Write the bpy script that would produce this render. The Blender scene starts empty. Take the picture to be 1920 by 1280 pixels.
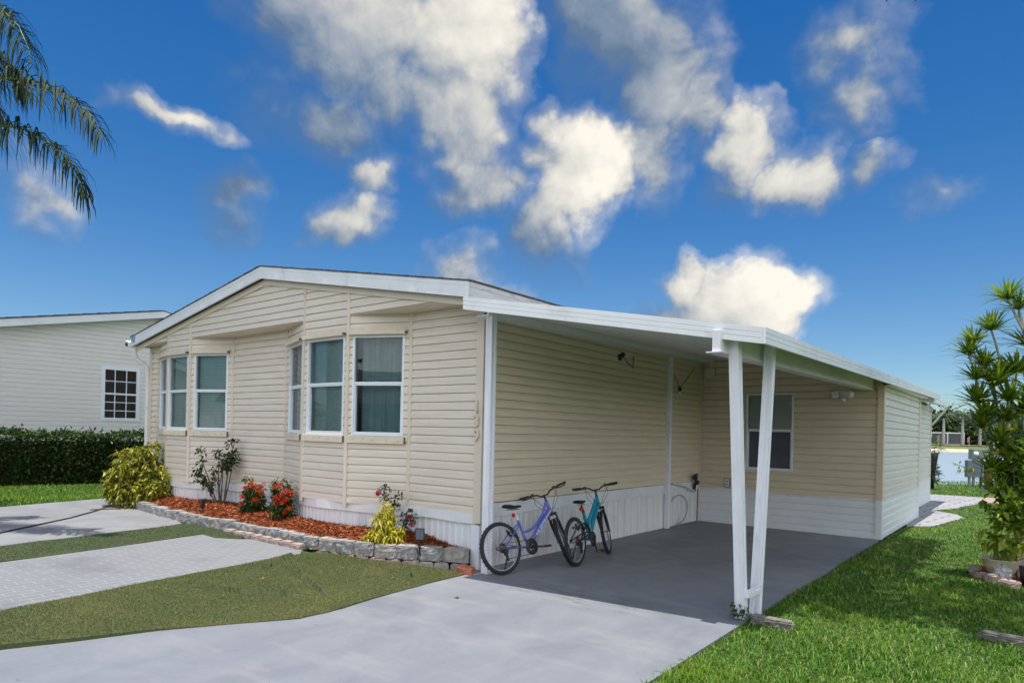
import bpy, bmesh, math, random
import numpy as np
from mathutils import Vector, Matrix, noise as mnoise
rnd = random.Random(7)
rng = np.random.default_rng(11)
sc = bpy.context.scene
col = sc.collection
PI = math.pi
R = math.radians
WL = {}

# ------------------------------------------------------------------ helpers
def V(*a): return Vector(a)
def gz(x, y):
    t = min(1.0, max(0.0, (-5.2 - x) / 2.2)); return .12 * t * t * (3 - 2 * t)
def gz_np(x):
    t = np.clip((-5.2 - x) / 2.2, 0, 1); return .12 * t * t * (3 - 2 * t)

def tag(o, label=None, cat=None, group=None, kind=None):
    if label: o['label'] = label
    if cat: o['category'] = cat
    if group: o['group'] = group
    if kind: o['kind'] = kind
    return o

def empty(name, loc, label=None, cat=None, group=None):
    o = bpy.data.objects.new(name, None); col.objects.link(o)
    o.location = loc; o.empty_display_size = .1
    WL[o.name] = Vector(loc)
    return tag(o, label, cat, group)

def link_mesh(name, me, m, parent=None, loc=None):
    o = bpy.data.objects.new(name, me); col.objects.link(o)
    if m is not None:
        for mm in (m if isinstance(m, (list, tuple)) else [m]): me.materials.append(mm)
    if parent is not None:
        o.parent = parent; WL[o.name] = WL.get(parent.name, Vector((0, 0, 0)))
    else:
        WL[o.name] = Vector(loc) if loc is not None else Vector((0, 0, 0))
        if loc is not None: o.location = loc
    return o

class MB:
    """collects geometry given in world (or root-local) coordinates"""
    def __init__(s): s.v = []; s.f = []; s.sm = []; s.mi = []
    def add(s, vs, fs, smooth=False, mi=0):
        b = len(s.v); s.v += [tuple(v) for v in vs]
        for f in fs: s.f.append([b + i for i in f]); s.sm.append(smooth); s.mi.append(mi)
        return s
    def box(s, c, size, rot=None, mi=0, taper=None):
        hx, hy, hz = size[0] / 2, size[1] / 2, size[2] / 2
        vs = []
        for k, (x, y, z) in enumerate([(-1, -1, -1), (1, -1, -1), (1, 1, -1), (-1, 1, -1), (-1, -1, 1), (1, -1, 1), (1, 1, 1), (-1, 1, 1)]):
            t = taper if (taper and z > 0) else 1
            p = Vector((x * hx * t, y * hy * t, z * hz))
            if rot is not None: p = rot @ p
            vs.append(p + Vector(c))
        return s.add(vs, [(0, 3, 2, 1), (4, 5, 6, 7), (0, 1, 5, 4), (1, 2, 6, 5), (2, 3, 7, 6), (3, 0, 4, 7)], mi=mi)
    def bb(s, x0, x1, y0, y1, z0, z1, mi=0):
        return s.box(((x0 + x1) / 2, (y0 + y1) / 2, (z0 + z1) / 2), (abs(x1 - x0), abs(y1 - y0), abs(z1 - z0)), mi=mi)
    def frame_box(s, o, t, n, a0, a1, d0, d1, z0, z1, mi=0):
        """box along direction t from a0..a1, outward n from d0..d1, z0..z1, from base point o"""
        P = lambda a, d, z: Vector(o) + t * a + n * d + Vector((0, 0, z))
        vs = [P(a0, d0, z0), P(a1, d0, z0), P(a1, d1, z0), P(a0, d1, z0), P(a0, d0, z1), P(a1, d0, z1), P(a1, d1, z1), P(a0, d1, z1)]
        return s.add(vs, [(0, 3, 2, 1), (4, 5, 6, 7), (0, 1, 5, 4), (1, 2, 6, 5), (2, 3, 7, 6), (3, 0, 4, 7)], mi=mi)
    def tube(s, pts, r, n=8, cap=True, smooth=True, mi=0, squash=None):
        pts = [Vector(p) for p in pts]
        rs = r if isinstance(r, (list, tuple)) else [r] * len(pts)
        rings = []
        prev = None
        for i, p in enumerate(pts):
            a = pts[max(0, i - 1)]; b = pts[min(len(pts) - 1, i + 1)]
            d = (b - a)
            if d.length < 1e-9: d = Vector((0, 0, 1))
            d.normalize()
            if prev is None:
                u = d.orthogonal().normalized()
            else:
                u = (prev - d * prev.dot(d))
                u = u.normalized() if u.length > 1e-6 else d.orthogonal().normalized()
            prev = u; w = d.cross(u)
            rings.append([p + (u * math.cos(2 * PI * k / n) + w * math.sin(2 * PI * k / n)) * rs[i] for k in range(n)])
        vs = [q for rg in rings for q in rg]; fs = []
        for i in range(len(rings) - 1):
            for k in range(n):
                k2 = (k + 1) % n
                fs.append((i * n + k, i * n + k2, (i + 1) * n + k2, (i + 1) * n + k))
        s.add(vs, fs, smooth, mi)
        if cap:
            s.add(rings[0], [tuple(reversed(range(n)))], False, mi)
            s.add(rings[-1], [tuple(range(n))], False, mi)
        return s
    def lathe(s, prof, c=(0, 0, 0), axis='z', n=24, smooth=True, mi=0, wob=None):
        vs = []; fs = []; m = len(prof)
        for k in range(n):
            a = 2 * PI * k / n
            for i, (r, h) in enumerate(prof):
                rr = r * (1 + (wob(a, h) if wob else 0))
                x, y = rr * math.cos(a), rr * math.sin(a)
                p = (x, y, h) if axis == 'z' else ((x, h, y) if axis == 'y' else (h, x, y))
                vs.append((p[0] + c[0], p[1] + c[1], p[2] + c[2]))
        for k in range(n):
            k2 = (k + 1) % n
            for i in range(m - 1): fs.append((k * m + i, k2 * m + i, k2 * m + i + 1, k * m + i + 1))
        return s.add(vs, fs, smooth, mi)
    def sphere(s, c, r, n=10, m=7, sq=(1, 1, 1), mi=0):
        vs = []; fs = []
        for j in range(m + 1):
            t = PI * j / m
            for k in range(n):
                a = 2 * PI * k / n
                vs.append((c[0] + r * sq[0] * math.sin(t) * math.cos(a), c[1] + r * sq[1] * math.sin(t) * math.sin(a), c[2] + r * sq[2] * math.cos(t)))
        for j in range(m):
            for k in range(n):
                k2 = (k + 1) % n
                fs.append((j * n + k, (j + 1) * n + k, (j + 1) * n + k2, j * n + k2))
        return s.add(vs, fs, True, mi)
    def build(s, name, m, parent=None, loc=None, recalc=False, bevel=0):
        off = WL.get(parent.name, Vector((0, 0, 0))) if parent is not None else (Vector(loc) if loc is not None else Vector((0, 0, 0)))
        me = bpy.data.meshes.new(name)
        me.from_pydata([(a - off.x, b - off.y, c - off.z) for a, b, c in s.v], [], s.f)
        me.polygons.foreach_set('use_smooth', s.sm)
        me.polygons.foreach_set('material_index', s.mi)
        if recalc:
            bm = bmesh.new(); bm.from_mesh(me); bmesh.ops.recalc_face_normals(bm, faces=bm.faces); bm.to_mesh(me); bm.free()
        me.update()
        o = link_mesh(name, me, m, parent, loc)
        if bevel:
            md = o.modifiers.new('bevel', 'BEVEL'); md.width = bevel; md.segments = 2; md.limit_method = 'ANGLE'
        return o

def np_mesh(name, verts, loops, starts, totals, m, parent=None, loc=None, smooth=False, normal_attr=None):
    off = WL.get(parent.name, Vector((0, 0, 0))) if parent is not None else (Vector(loc) if loc is not None else Vector((0, 0, 0)))
    verts = np.asarray(verts, dtype=np.float32) - np.array([off.x, off.y, off.z], dtype=np.float32)
    me = bpy.data.meshes.new(name)
    me.vertices.add(len(verts)); me.vertices.foreach_set('co', verts.ravel())
    me.loops.add(len(loops)); me.loops.foreach_set('vertex_index', np.asarray(loops, dtype=np.int32))
    me.polygons.add(len(starts)); me.polygons.foreach_set('loop_start', np.asarray(starts, dtype=np.int32))
    me.polygons.foreach_set('loop_total', np.asarray(totals, dtype=np.int32))
    if smooth: me.polygons.foreach_set('use_smooth', [True] * len(starts))
    me.update(calc_edges=True)
    return link_mesh(name, me, m, parent, loc)

def unit(a): return a / np.maximum(1e-9, np.linalg.norm(a, axis=1, keepdims=True))

def leaf_arrays(pos, dirs, length, width, fold=.25, droop=.15, tipw=0):
    """each leaf: 6 verts, two quads folded along the midrib, starting at pos and pointing along dirs"""
    N = len(pos); d = unit(dirs)
    length = np.broadcast_to(np.asarray(length, float), (N,))[:, None]; width = np.broadcast_to(np.asarray(width, float), (N,))[:, None]
    up = np.array([0, 0, 1.0]) + rng.normal(0, .45, (N, 3))
    s = unit(np.cross(d, up)); n = unit(np.cross(s, d))
    base = pos; tip = pos + d * length - np.array([0, 0, 1.0]) * droop * length
    m1 = pos + d * length * .42
    mid = m1 - n * width * fold * .5
    l = m1 + s * width * .5 + n * width * fold * .5; r = m1 - s * width * .5 + n * width * fold * .5
    v = np.stack([base, l, tip, mid, r], axis=1).reshape(-1, 3)
    i = np.arange(N)[:, None] * 5
    loops = np.concatenate([i + np.array([[0, 3, 2, 1]]), i + np.array([[0, 4, 2, 3]])], axis=1).ravel()
    return v, loops, 4

def build_leaves(name, arrs, m, parent=None, loc=None):
    vs = []; ls = []; off = 0; nf = 0
    for v, l, k in arrs:
        vs.append(v); ls.append(l + off); off += len(v); nf += len(l) // 4
    return np_mesh(name, np.concatenate(vs), np.concatenate(ls), np.arange(nf) * 4, np.full(nf, 4), m, parent, loc)

def blades(name, pts, h, w, m, lean=.5, parent=None, kind='stuff'):
    """grass blades: quad + triangle each"""
    N = len(pts); h = np.broadcast_to(np.asarray(h, float), (N,)); w = np.broadcast_to(np.asarray(w, float), (N,))
    a = rng.uniform(0, 2 * PI, N); b = a + rng.uniform(-.6, .6, N)
    l = np.abs(rng.normal(0, lean, N)) + .08
    sx = np.cos(a + PI / 2) * w * .5; sy = np.sin(a + PI / 2) * w * .5
    S = np.stack([sx, sy, np.zeros(N)], 1)
    m1 = pts + np.stack([np.cos(a) * l * h * .45, np.sin(a) * l * h * .45, h * .6], 1)
    t = m1 + np.stack([np.cos(b) * l * h * .8, np.sin(b) * l * h * .8, h * .42 * np.maximum(.1, 1 - .55 * l)], 1)
    v = np.stack([pts - S, pts + S, m1 + S * .8, m1 - S * .8, t], 1).reshape(-1, 3)
    i = np.arange(N)[:, None] * 5
    loops = np.concatenate([i + np.array([[0, 1, 2, 3]]), i + np.array([[3, 2, 4]])], 1).ravel()
    st = (np.arange(N)[:, None] * 7 + np.array([[0, 4]])).ravel(); to = np.tile([4, 3], N)
    return np_mesh(name, v, loops, st, to, m, parent)

# ------------------------------------------------------------------ node helpers
class NT:
    def __init__(s, tree): s.t = tree; s.n = tree.nodes; s.l = tree.links
    def new(s, typ, **kw):
        n = s.n.new(typ)
        for k, v in kw.items(): setattr(n, k, v)
        return n
    def set(s, sock, v):
        if isinstance(v, bpy.types.NodeSocket): s.l.new(v, sock)
        elif isinstance(v, X): s.l.new(v.s, sock)
        else: sock.default_value = v
    def math(s, op, a, b=None, c=None, clamp=False):
        n = s.n.new('ShaderNodeMath'); n.operation = op; n.use_clamp = clamp
        for i, v in enumerate((a, b, c)):
            if v is not None: s.set(n.inputs[i], v)
        return X(s, n.outputs[0])
    def mix(s, f, a, b, blend='MIX'):
        n = s.n.new('ShaderNodeMix'); n.data_type = 'RGBA'; n.blend_type = blend
        s.set(n.inputs[0], f); s.set(n.inputs[6], a if not isinstance(a, tuple) else (*a[:3], 1)); s.set(n.inputs[7], b if not isinstance(b, tuple) else (*b[:3], 1))
        return n.outputs[2]
    def ramp(s, f, stops, interp='LINEAR'):
        n = s.n.new('ShaderNodeValToRGB'); cr = n.color_ramp; cr.interpolation = interp
        while len(cr.elements) < len(stops): cr.elements.new(.5)
        for e, (p, c) in zip(cr.elements, stops): e.position = p; e.color = (*c[:3], 1)
        s.set(n.inputs[0], f); return n.outputs[0]
    def noise(s, vec, scale, detail=4, rough=.55, dist=0, out=0):
        n = s.n.new('ShaderNodeTexNoise'); n.inputs['Scale'].default_value = scale; n.inputs['Detail'].default_value = detail
        n.inputs['Roughness'].default_value = rough; n.inputs['Distortion'].default_value = dist
        if vec is not None: s.set(n.inputs['Vector'], vec)
        return n.outputs[out]
    def smooth(s, x, a, b):
        n = s.n.new('ShaderNodeMapRange'); n.interpolation_type = 'SMOOTHSTEP'
        s.set(n.inputs[0], x); s.set(n.inputs[1], a); s.set(n.inputs[2], b)
        n.inputs[3].default_value = 0; n.inputs[4].default_value = 1
        return X(s, n.outputs[0])
    def mapping(s, vec, scale=(1, 1, 1), rot=(0, 0, 0), loc=(0, 0, 0)):
        n = s.n.new('ShaderNodeMapping'); s.set(n.inputs[0], vec)
        n.inputs['Scale'].default_value = scale; n.inputs['Rotation'].default_value = rot; n.inputs['Location'].default_value = loc
        return n.outputs[0]
class X:
    def __init__(s, nt, sock): s.nt = nt; s.s = sock
    def __add__(s, o): return s.nt.math('ADD', s, o)
    def __radd__(s, o): return s.nt.math('ADD', s, o)
    def __sub__(s, o): return s.nt.math('SUBTRACT', s, o)
    def __rsub__(s, o): return s.nt.math('SUBTRACT', o, s)
    def __mul__(s, o): return s.nt.math('MULTIPLY', s, o)
    def __rmul__(s, o): return s.nt.math('MULTIPLY', s, o)
    def __truediv__(s, o): return s.nt.math('DIVIDE', s, o)

def new_mat(name):
    m = bpy.data.materials.new(name); m.use_nodes = True
    nt = NT(m.node_tree); b = m.node_tree.nodes['Principled BSDF']
    return m, nt, b

def mat(name, c, rough=.6, var=.12, scale=6, bump=0, bscale=40, metallic=0, spec=.5, stretch=(1, 1, 1), dirt=None, dscale=1.5, coat=0):
    m, nt, b = new_mat(name)
    tc = nt.new('ShaderNodeTexCoord').outputs['Object']
    v = nt.mapping(tc, stretch)
    f = nt.noise(v, scale, 5)
    lo = tuple(x * (1 - var) for x in c); hi = tuple(min(1, x * (1 + var)) for x in c)
    colr = nt.ramp(f, [(.3, lo), (.7, hi)])
    if dirt:
        g = nt.smooth(nt.noise(v, dscale, 7, .65), .52, .75)
        colr = nt.mix(g * .55, colr, dirt)
    nt.set(b.inputs['Base Color'], colr)
    b.inputs['Roughness'].default_value = rough; b.inputs['Metallic'].default_value = metallic
    b.inputs['Specular IOR Level'].default_value = spec
    if coat: b.inputs['Coat Weight'].default_value = coat
    if bump:
        bn = nt.new('ShaderNodeBump'); bn.inputs['Strength'].default_value = bump; bn.inputs['Distance'].default_value = .01
        nt.set(bn.inputs['Height'], nt.noise(v, bscale, 6, .6)); nt.set(b.inputs['Normal'], bn.outputs[0])
    return m

def leaf_mat(name, stops, rough=.45, trans=.3, spec=.35, patch=None):
    m, nt, b = new_mat(name)
    g = nt.new('ShaderNodeNewGeometry').outputs['Random Per Island']
    c = nt.ramp(g, stops)
    if patch:
        c = nt.mix(nt.smooth(nt.noise(nt.new('ShaderNodeTexCoord').outputs['Object'], patch[0], 4), patch[1], patch[2]), c, patch[3])
    nt.set(b.inputs['Base Color'], c); b.inputs['Roughness'].default_value = rough; b.inputs['Specular IOR Level'].default_value = spec
    tr = nt.new('ShaderNodeBsdfTranslucent'); nt.set(tr.inputs[0], c)
    mx = nt.new('ShaderNodeMixShader'); mx.inputs[0].default_value = trans
    nt.l.new(b.outputs[0], mx.inputs[1]); nt.l.new(tr.outputs[0], mx.inputs[2])
    nt.l.new(mx.outputs[0], nt.n['Material Output'].inputs[0])
    return m

M = {}
# ------------------------------------------------------------------ render settings, camera
sc.view_settings.view_transform = 'Standard'; sc.view_settings.look = 'None'
sc.view_settings.exposure = EXPOSURE = 0.7
sc.view_settings.gamma = 1
cy = sc.cycles
cy.max_bounces = 8; cy.diffuse_bounces = 4; cy.glossy_bounces = 4; cy.transmission_bounces = 4; cy.transparent_max_bounces = 12
cy.caustics_reflective = False; cy.caustics_refractive = False
A = R(38.55); FW = Vector((-math.sin(A), math.cos(A), 0)); RT = Vector((math.cos(A), math.sin(A), 0)); UP = Vector((0, 0, 1))
S_ = .0228; C_ = math.sqrt(1 - S_ * S_)
cam = bpy.data.cameras.new('camera'); co = bpy.data.objects.new('camera', cam); col.objects.link(co)
cam.sensor_width = 36; cam.lens = 1241 / 1920 * 36; cam.clip_end = 3000; cam.clip_start = .05
cam.shift_x = 3.9 / 1920; cam.shift_y = 170.5 / 1920
r_ = RT * C_ + UP * S_; u_ = UP * C_ - RT * S_; b_ = -FW
co.matrix_world = Matrix(((r_.x, u_.x, b_.x, 0), (r_.y, u_.y, b_.y, 0), (r_.z, u_.z, b_.z, 1.67), (0, 0, 0, 1)))
sc.camera = co

# ------------------------------------------------------------------ light
SUN_EL = R(87.0)
sun_dir = Vector((.02, -math.cos(SUN_EL), math.sin(SUN_EL))).normalized()      # towards the sun
sl = bpy.data.lights.new('sun', 'SUN'); sl.energy = 3.5; sl.angle = R(.5); sl.color = (1, .95, .87)
so = bpy.data.objects.new('sun', sl); col.objects.link(so)
so.rotation_euler = sun_dir.to_track_quat('Z', 'Y').to_euler(); so.location = (0, 0, 30)

w = bpy.data.worlds.new('World'); sc.world = w; w.use_nodes = True
nt = NT(w.node_tree); bg = w.node_tree.nodes['Background']; wo = w.node_tree.nodes['World Output']
sky = nt.new('ShaderNodeTexSky'); sky.sky_type = 'NISHITA'; sky.sun_disc = False
sky.sun_elevation = SUN_EL; sky.sun_rotation = math.atan2(sun_dir.x, sun_dir.y); sky.air_density = 1.0; sky.dust_density = .15; sky.ozone_density = 2.0
hsv = nt.new('ShaderNodeHueSaturation'); hsv.inputs['Saturation'].default_value = 1.42; hsv.inputs['Value'].default_value = 1.0
hsv.inputs['Hue'].default_value = .506
nt.l.new(sky.outputs[0], hsv.inputs['Color'])
skc = hsv.outputs[0]; bg0 = bg; bg.inputs[1].default_value = .070
gd = nt.new('ShaderNodeTexCoord').outputs['Generated']
sp = nt.new('ShaderNodeSeparateXYZ'); nt.l.new(gd, sp.inputs[0])
wx, wy, wz = (X(nt, sp.outputs[i]) for i in range(3))
w1 = nt.new('ShaderNodeSeparateColor'); nt.l.new(nt.noise(gd, 7, 2, .55, 0, 1), w1.inputs[0])
w2 = nt.new('ShaderNodeSeparateColor'); nt.l.new(nt.noise(gd, 22, 3, .6, 0, 1), w2.inputs[0])
az = nt.math('ARCTAN2', wx, wy) + (X(nt, w1.outputs[0]) - .5) * .16 + (X(nt, w2.outputs[0]) - .5) * .055
el = nt.math('ARCSINE', wz) + (X(nt, w1.outputs[1]) - .5) * .10 + (X(nt, w2.outputs[1]) - .5) * .05
# azimuth, elevation, half widths, rotation, brightness, density
CL = [(-.90, .53, .17, .10, .1, .46, 1.35), (-.755, .54, .10, .13, .2, .86, 1.6), (-.77, .445, .085, .12, .25, .60, 1.35), (-.86, .46, .12, .09, 0, .30, .9),
      (-.535, .59, .12, .14, 0, .16, 1.25), (-.465, .49, .105, .10, -.3, .24, 1.15), (-.475, .405, .07, .09, 0, .50, 1.1), (-.40, .44, .06, .05, .5, .5, 1.0),
      (-.575, .375, .11, .10, -.35, .98, 1.9), (-.625, .31, .07, .08, 0, .45, 1.0), (-.735, .36, .10, .045, .05, .45, 1.1),
      (-.335, .395, .06, .065, .5, .78, 1.4), (-.275, .35, .06, .06, .6, .72, 1.3), (-.345, .345, .06, .05, 0, .3, .8), (-.215, .50, .08, .065, 0, .48, .82), (-.205, .43, .065, .06, 0, .48, .78),
      (-.335, .185, .11, .07, 0, .95, 1.9), (-.415, .225, .045, .048, 0, .8, 1.4), (-.42, .17, .08, .05, 0, .3, 1.0), (-.895, .355, .06, .034, .1, .65, 1.0), (-.92, .30, .06, .04, .1, .6, .95),
      (-1.16, .392, .085, .026, -.1, .85, 1.0), (-1.295, .27, .05, .07, .4, .65, .8), (-.745, .235, .08, .07, .2, .65, 1.0), (-.685, .20, .06, .035, 0, .7, .9),
      (-.115, .30, .055, .034, 0, .5, .7), (-1.085, .30, .055, .06, 0, .10, .85), (-.95, .42, .18, .085, -.15, .22, .72), (-.19, .335, .04, .035, 0, .5, .8), (-.62, .26, .10, .06, 0, .2, .55)]
Mx = None; sB = None; sW = None
for (a0, e0, ra, re, ro, br, dn) in CL:
    dx = az - a0; dy = el - e0
    c, s = math.cos(ro), math.sin(ro)
    u = (dx * c + dy * s) * (1 / ra); v = (dy * c - dx * s) * (1 / re)
    k = nt.math('MAXIMUM', 1.15 - nt.math('SQRT', u * u + v * v), 0) * dn
    Mx = k if Mx is None else nt.math('MAXIMUM', Mx, k)
    k2 = k * k + 1e-5
    e_ = u * .38 + v * .30 + br
    sB = k2 * e_ if sB is None else sB + k2 * e_
    sW = k2 if sW is None else sW + k2
bright = sB / sW
# cloud bank added behind the photographer, out of view, to light the facade
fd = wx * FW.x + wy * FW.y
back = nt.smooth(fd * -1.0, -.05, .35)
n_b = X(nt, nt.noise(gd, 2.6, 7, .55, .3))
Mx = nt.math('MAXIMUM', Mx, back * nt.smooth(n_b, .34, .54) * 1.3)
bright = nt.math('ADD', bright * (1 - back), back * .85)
warp_ = nt.noise(gd, 24, 2, .6, 0, 1)
def billow(vec):
    # cauliflower lumps: smooth cells at two sizes, warped by noise
    wn = nt.new('ShaderNodeVectorMath'); wn.operation = 'SCALE'; nt.l.new(warp_, wn.inputs[0]); wn.inputs['Scale'].default_value = .035
    ad = nt.new('ShaderNodeVectorMath'); ad.operation = 'ADD'; nt.l.new(vec, ad.inputs[0]); nt.l.new(wn.outputs[0], ad.inputs[1])
    o = None
    for sc_, am in ((12, .66), (31, .34)):
        v_ = nt.new('ShaderNodeTexVoronoi'); v_.feature = 'F1'; v_.inputs['Scale'].default_value = sc_
        nt.l.new(ad.outputs[0], v_.inputs['Vector']); k_ = (1 - X(nt, v_.outputs['Distance'])) * am
        o = k_ if o is None else o + k_
    return o
hz_ = 1 - nt.smooth(wz, .0, .22)
nt.set(bg.inputs[0], nt.mix(hz_ * .8, skc, nt.mix(1.0, skc, (.62, .82, 1.02), 'MULTIPLY')))
mo = nt.new('ShaderNodeVectorMath'); mo.operation = 'ADD'; nt.l.new(gd, mo.inputs[0]); mo.inputs[1].default_value = (.010, -.004, .016)
b1, b2 = billow(gd), billow(mo.outputs[0])
f1 = X(nt, nt.noise(gd, 9, 8, .57, .2)); f2 = X(nt, nt.noise(mo.outputs[0], 9, 6, .57, .2))
body = Mx * 1.05 + (b1 - .62) * .50 + (f1 - .5) * 1.0
dens = nt.math('MAXIMUM', nt.smooth(body, .24, .82), nt.smooth(body, -.05, .55) * .38) * nt.smooth(Mx, .0, .20)
core = nt.smooth(body, .25, 1.35)
relief = ((b1 - b2) * .45 + (f1 - f2) * 1.7) * (1.08 - core * .62)
tt = nt.math('ADD', bright * .74 + relief, core * .30 - .08, clamp=True)
cc = nt.ramp(tt, [(0, (.13, .20, .31)), (.25, (.22, .29, .39)), (.5, (.42, .45, .49)), (.75, (.69, .68, .63)), (1, (1.0, .94, .83))])
bc = nt.new('ShaderNodeBackground'); nt.set(bc.inputs[0], nt.mix(back * .75, cc, (.80, .84, .90))); nt.set(bc.inputs[1], back * .55 + .64)  # out-of-view clouds made whiter and stronger as added fill light
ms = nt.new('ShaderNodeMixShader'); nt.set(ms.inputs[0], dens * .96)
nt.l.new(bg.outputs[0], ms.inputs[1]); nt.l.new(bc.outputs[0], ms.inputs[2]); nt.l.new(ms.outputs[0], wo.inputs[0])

# ------------------------------------------------------------------ materials
def siding_mat(name, c, paint=None, pz=.66, streak=.10, warm=None):
    m, nt, b = new_mat(name)
    geo = nt.new('ShaderNodeNewGeometry'); pos = geo.outputs['Position']
    c1 = nt.ramp(nt.noise(nt.mapping(pos, (1.2, 1.2, 14)), 1.6, 6, .6), [(.3, tuple(x * (1 - streak) for x in c)), (.72, tuple(x * (1 + streak * .5) for x in c))])
    g = nt.smooth(nt.noise(nt.mapping(pos, (5, 5, .5)), 2.0, 7, .65), .55, .8)
    c1 = nt.mix(g * .30, c1, (c[0] * .78, c[1] * .72, c[2] * .62))
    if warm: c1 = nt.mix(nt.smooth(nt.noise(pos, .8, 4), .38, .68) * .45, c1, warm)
    rr = .42
    st = nt.smooth(nt.noise(nt.mapping(pos, (9, 9, .35)), 1.4, 6, .7), .60, .74)
    c1 = nt.mix(st * .20, c1, (c[0] * .66, c[1] * .62, c[2] * .55))
    if paint:
        sx = nt.new('ShaderNodeSeparateXYZ'); nt.l.new(pos, sx.inputs[0])
        z = X(nt, sx.outputs[2]) + (X(nt, nt.noise(nt.mapping(pos, (1, 1, .2)), 2.2, 6, .7)) - .5) * .16
        c1 = nt.mix(nt.smooth(z, pz - .015, pz + .015), nt.ramp(nt.noise(pos, 5, 5), [(.3, tuple(x * .93 for x in paint)), (.7, paint)]), c1)
    nt.set(b.inputs['Base Color'], c1); b.inputs['Roughness'].default_value = rr; b.inputs['Specular IOR Level'].default_value = .35
    bn = nt.new('ShaderNodeBump'); bn.inputs['Strength'].default_value = .12; bn.inputs['Distance'].default_value = .01
    nt.set(bn.inputs['Height'], nt.noise(nt.mapping(pos, (.8, .8, 3)), 3.5, 3)); nt.set(b.inputs['Normal'], bn.outputs[0])
    return m
BEIGE = (.79, .715, .625); WHITE = (.80, .82, .85)
M['siding'] = siding_mat('beige vinyl siding', BEIGE)
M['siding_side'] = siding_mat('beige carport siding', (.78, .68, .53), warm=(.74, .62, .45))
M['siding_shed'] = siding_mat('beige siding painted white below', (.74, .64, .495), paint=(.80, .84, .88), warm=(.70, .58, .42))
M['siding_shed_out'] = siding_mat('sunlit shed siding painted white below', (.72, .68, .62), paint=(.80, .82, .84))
M['siding_grey'] = siding_mat('pale grey vinyl siding', (.80, .765, .725), streak=.06)
M['beige_trim'] = mat('beige trim', (.72, .64, .53), .45, .06, 4, spec=.35)
M['beige_wood'] = mat('painted wooden board', (.70, .625, .51), .6, .08, 9, .15, 60)
M['dark_end'] = mat('dark board end', (.17, .145, .11), .8)
M['white'] = mat('white painted metal', WHITE, .38, .04, 3, dirt=(.55, .58, .62), dscale=2.5)
M['white_post'] = mat('white painted post', (.82, .83, .90), .4, .05, 5, .05, 30, dirt=(.46, .48, .52), dscale=3.4, stretch=(4, 4, .5))
M['beam_white'] = mat('white painted beam', (.82, .79, .84), .45, .05, 3, dirt=(.55, .54, .55), dscale=2, stretch=(1, .5, 3))
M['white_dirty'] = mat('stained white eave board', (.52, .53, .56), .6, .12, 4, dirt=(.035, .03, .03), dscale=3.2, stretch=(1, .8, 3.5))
M['aged_metal'] = mat('aged roof sheet', (.40, .40, .40), .6, .15, 3)
M['skirt'] = mat('white ribbed skirting', (.78, .81, .86), .45, .05, 3, dirt=(.52, .52, .50), dscale=1.8, stretch=(1.6, 1.6, .5))
M['skirt_side'] = mat('white ribbed skirting with rust marks', (.74, .75, .76), .5, .06, 3, dirt=(.36, .31, .25), dscale=1.6, stretch=(1.8, 1.8, .6))
M['pan'] = mat('white roof pan underside', (.78, .78, .79), .45, .05, 3)
M['sash'] = mat('white window frame', (.80, .86, .92), .35, .03, 3)
M['blind'] = mat('pale blind slats', (.76, .92, .93), .5, .05, 3)
M['blind_dark'] = mat('grey blind slats', (.48, .62, .66), .5, .05, 3)
M['curtain'] = mat('teal grey curtain', (.44, .60, .64), .8, .25, 3, stretch=(12, 12, .3))
M['black_mesh'] = mat('dark insect screen', (.085, .09, .12), .6, .2, 3)
M['blind_white'] = mat('closed white blind', (.86, .80, .79), .5, .05, 3)
M['shingle'] = mat('dark roof shingles', (.075, .065, .058), .9, .4, 14, .6, 60)
M['gutter'] = mat('white downspout', (.80, .80, .79), .35, .04, 3)
M['black'] = mat('black plastic', (.018, .018, .02), .45, .2, 20)
M['rubber'] = mat('black rubber', (.022, .022, .024), .75, .25, 30, .3, 200)
M['steel'] = mat('bare steel', (.42, .42, .43), .32, .1, 20, metallic=1)
M['rim'] = mat('silver rim', (.62, .64, .66), .3, .05, 20, metallic=.8)
M['purple'] = mat('glossy violet paint', (.10, .125, .46), .22, .15, 5, coat=.6)
M['lilac'] = mat('glossy lilac paint', (.42, .42, .72), .22, .1, 5, coat=.6)
M['teal'] = mat('glossy teal paint', (.005, .25, .36), .22, .15, 5, coat=.6)
M['decal'] = mat('pale blue decal', (.55, .70, .95), .4, .03)
M['decal_white'] = mat('white decal', (.7, .72, .76), .4, .03)
M['red_refl'] = mat('red reflector', (.55, .02, .015), .2, .1, 40)
M['orange_refl'] = mat('orange reflector', (.6, .13, .02), .3, .1, 40)
M['rust'] = mat('brown sprocket', (.12, .07, .045), .5, .3, 60, metallic=.6)
M['block'] = mat('grey split concrete', (.30, .297, .30), .95, .35, 9, .9, 45, dirt=(.14, .135, .135), dscale=5)
M['block_warm'] = mat('warm grey split concrete', (.34, .322, .31), .95, .3, 9, .9, 45, dirt=(.15, .14, .135), dscale=5)
M['paver_pink'] = mat('weathered pink paver', (.36, .28, .255), .9, .25, 8, .5, 60, dirt=(.2, .17, .16), dscale=5)
M['brick_red'] = mat('red clay brick', (.40, .13, .08), .9, .25, 12, .5, 60, dirt=(.25, .16, .13), dscale=6)
M['timber'] = mat('weathered grey concrete curb', (.19, .175, .16), .95, .4, 14, 1.0, 70, dirt=(.05, .045, .04), dscale=7)
M['bark'] = mat('grey bark', (.26, .225, .19), .9, .3, 10, .6, 40, stretch=(1, 1, .4))
M['bark_pale'] = mat('pale palm trunk', (.42, .39, .36), .9, .2, 5, .4, 30)
M['stem'] = mat('brown stem', (.10, .07, .05), .85, .3, 20, .4, 60)
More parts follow.
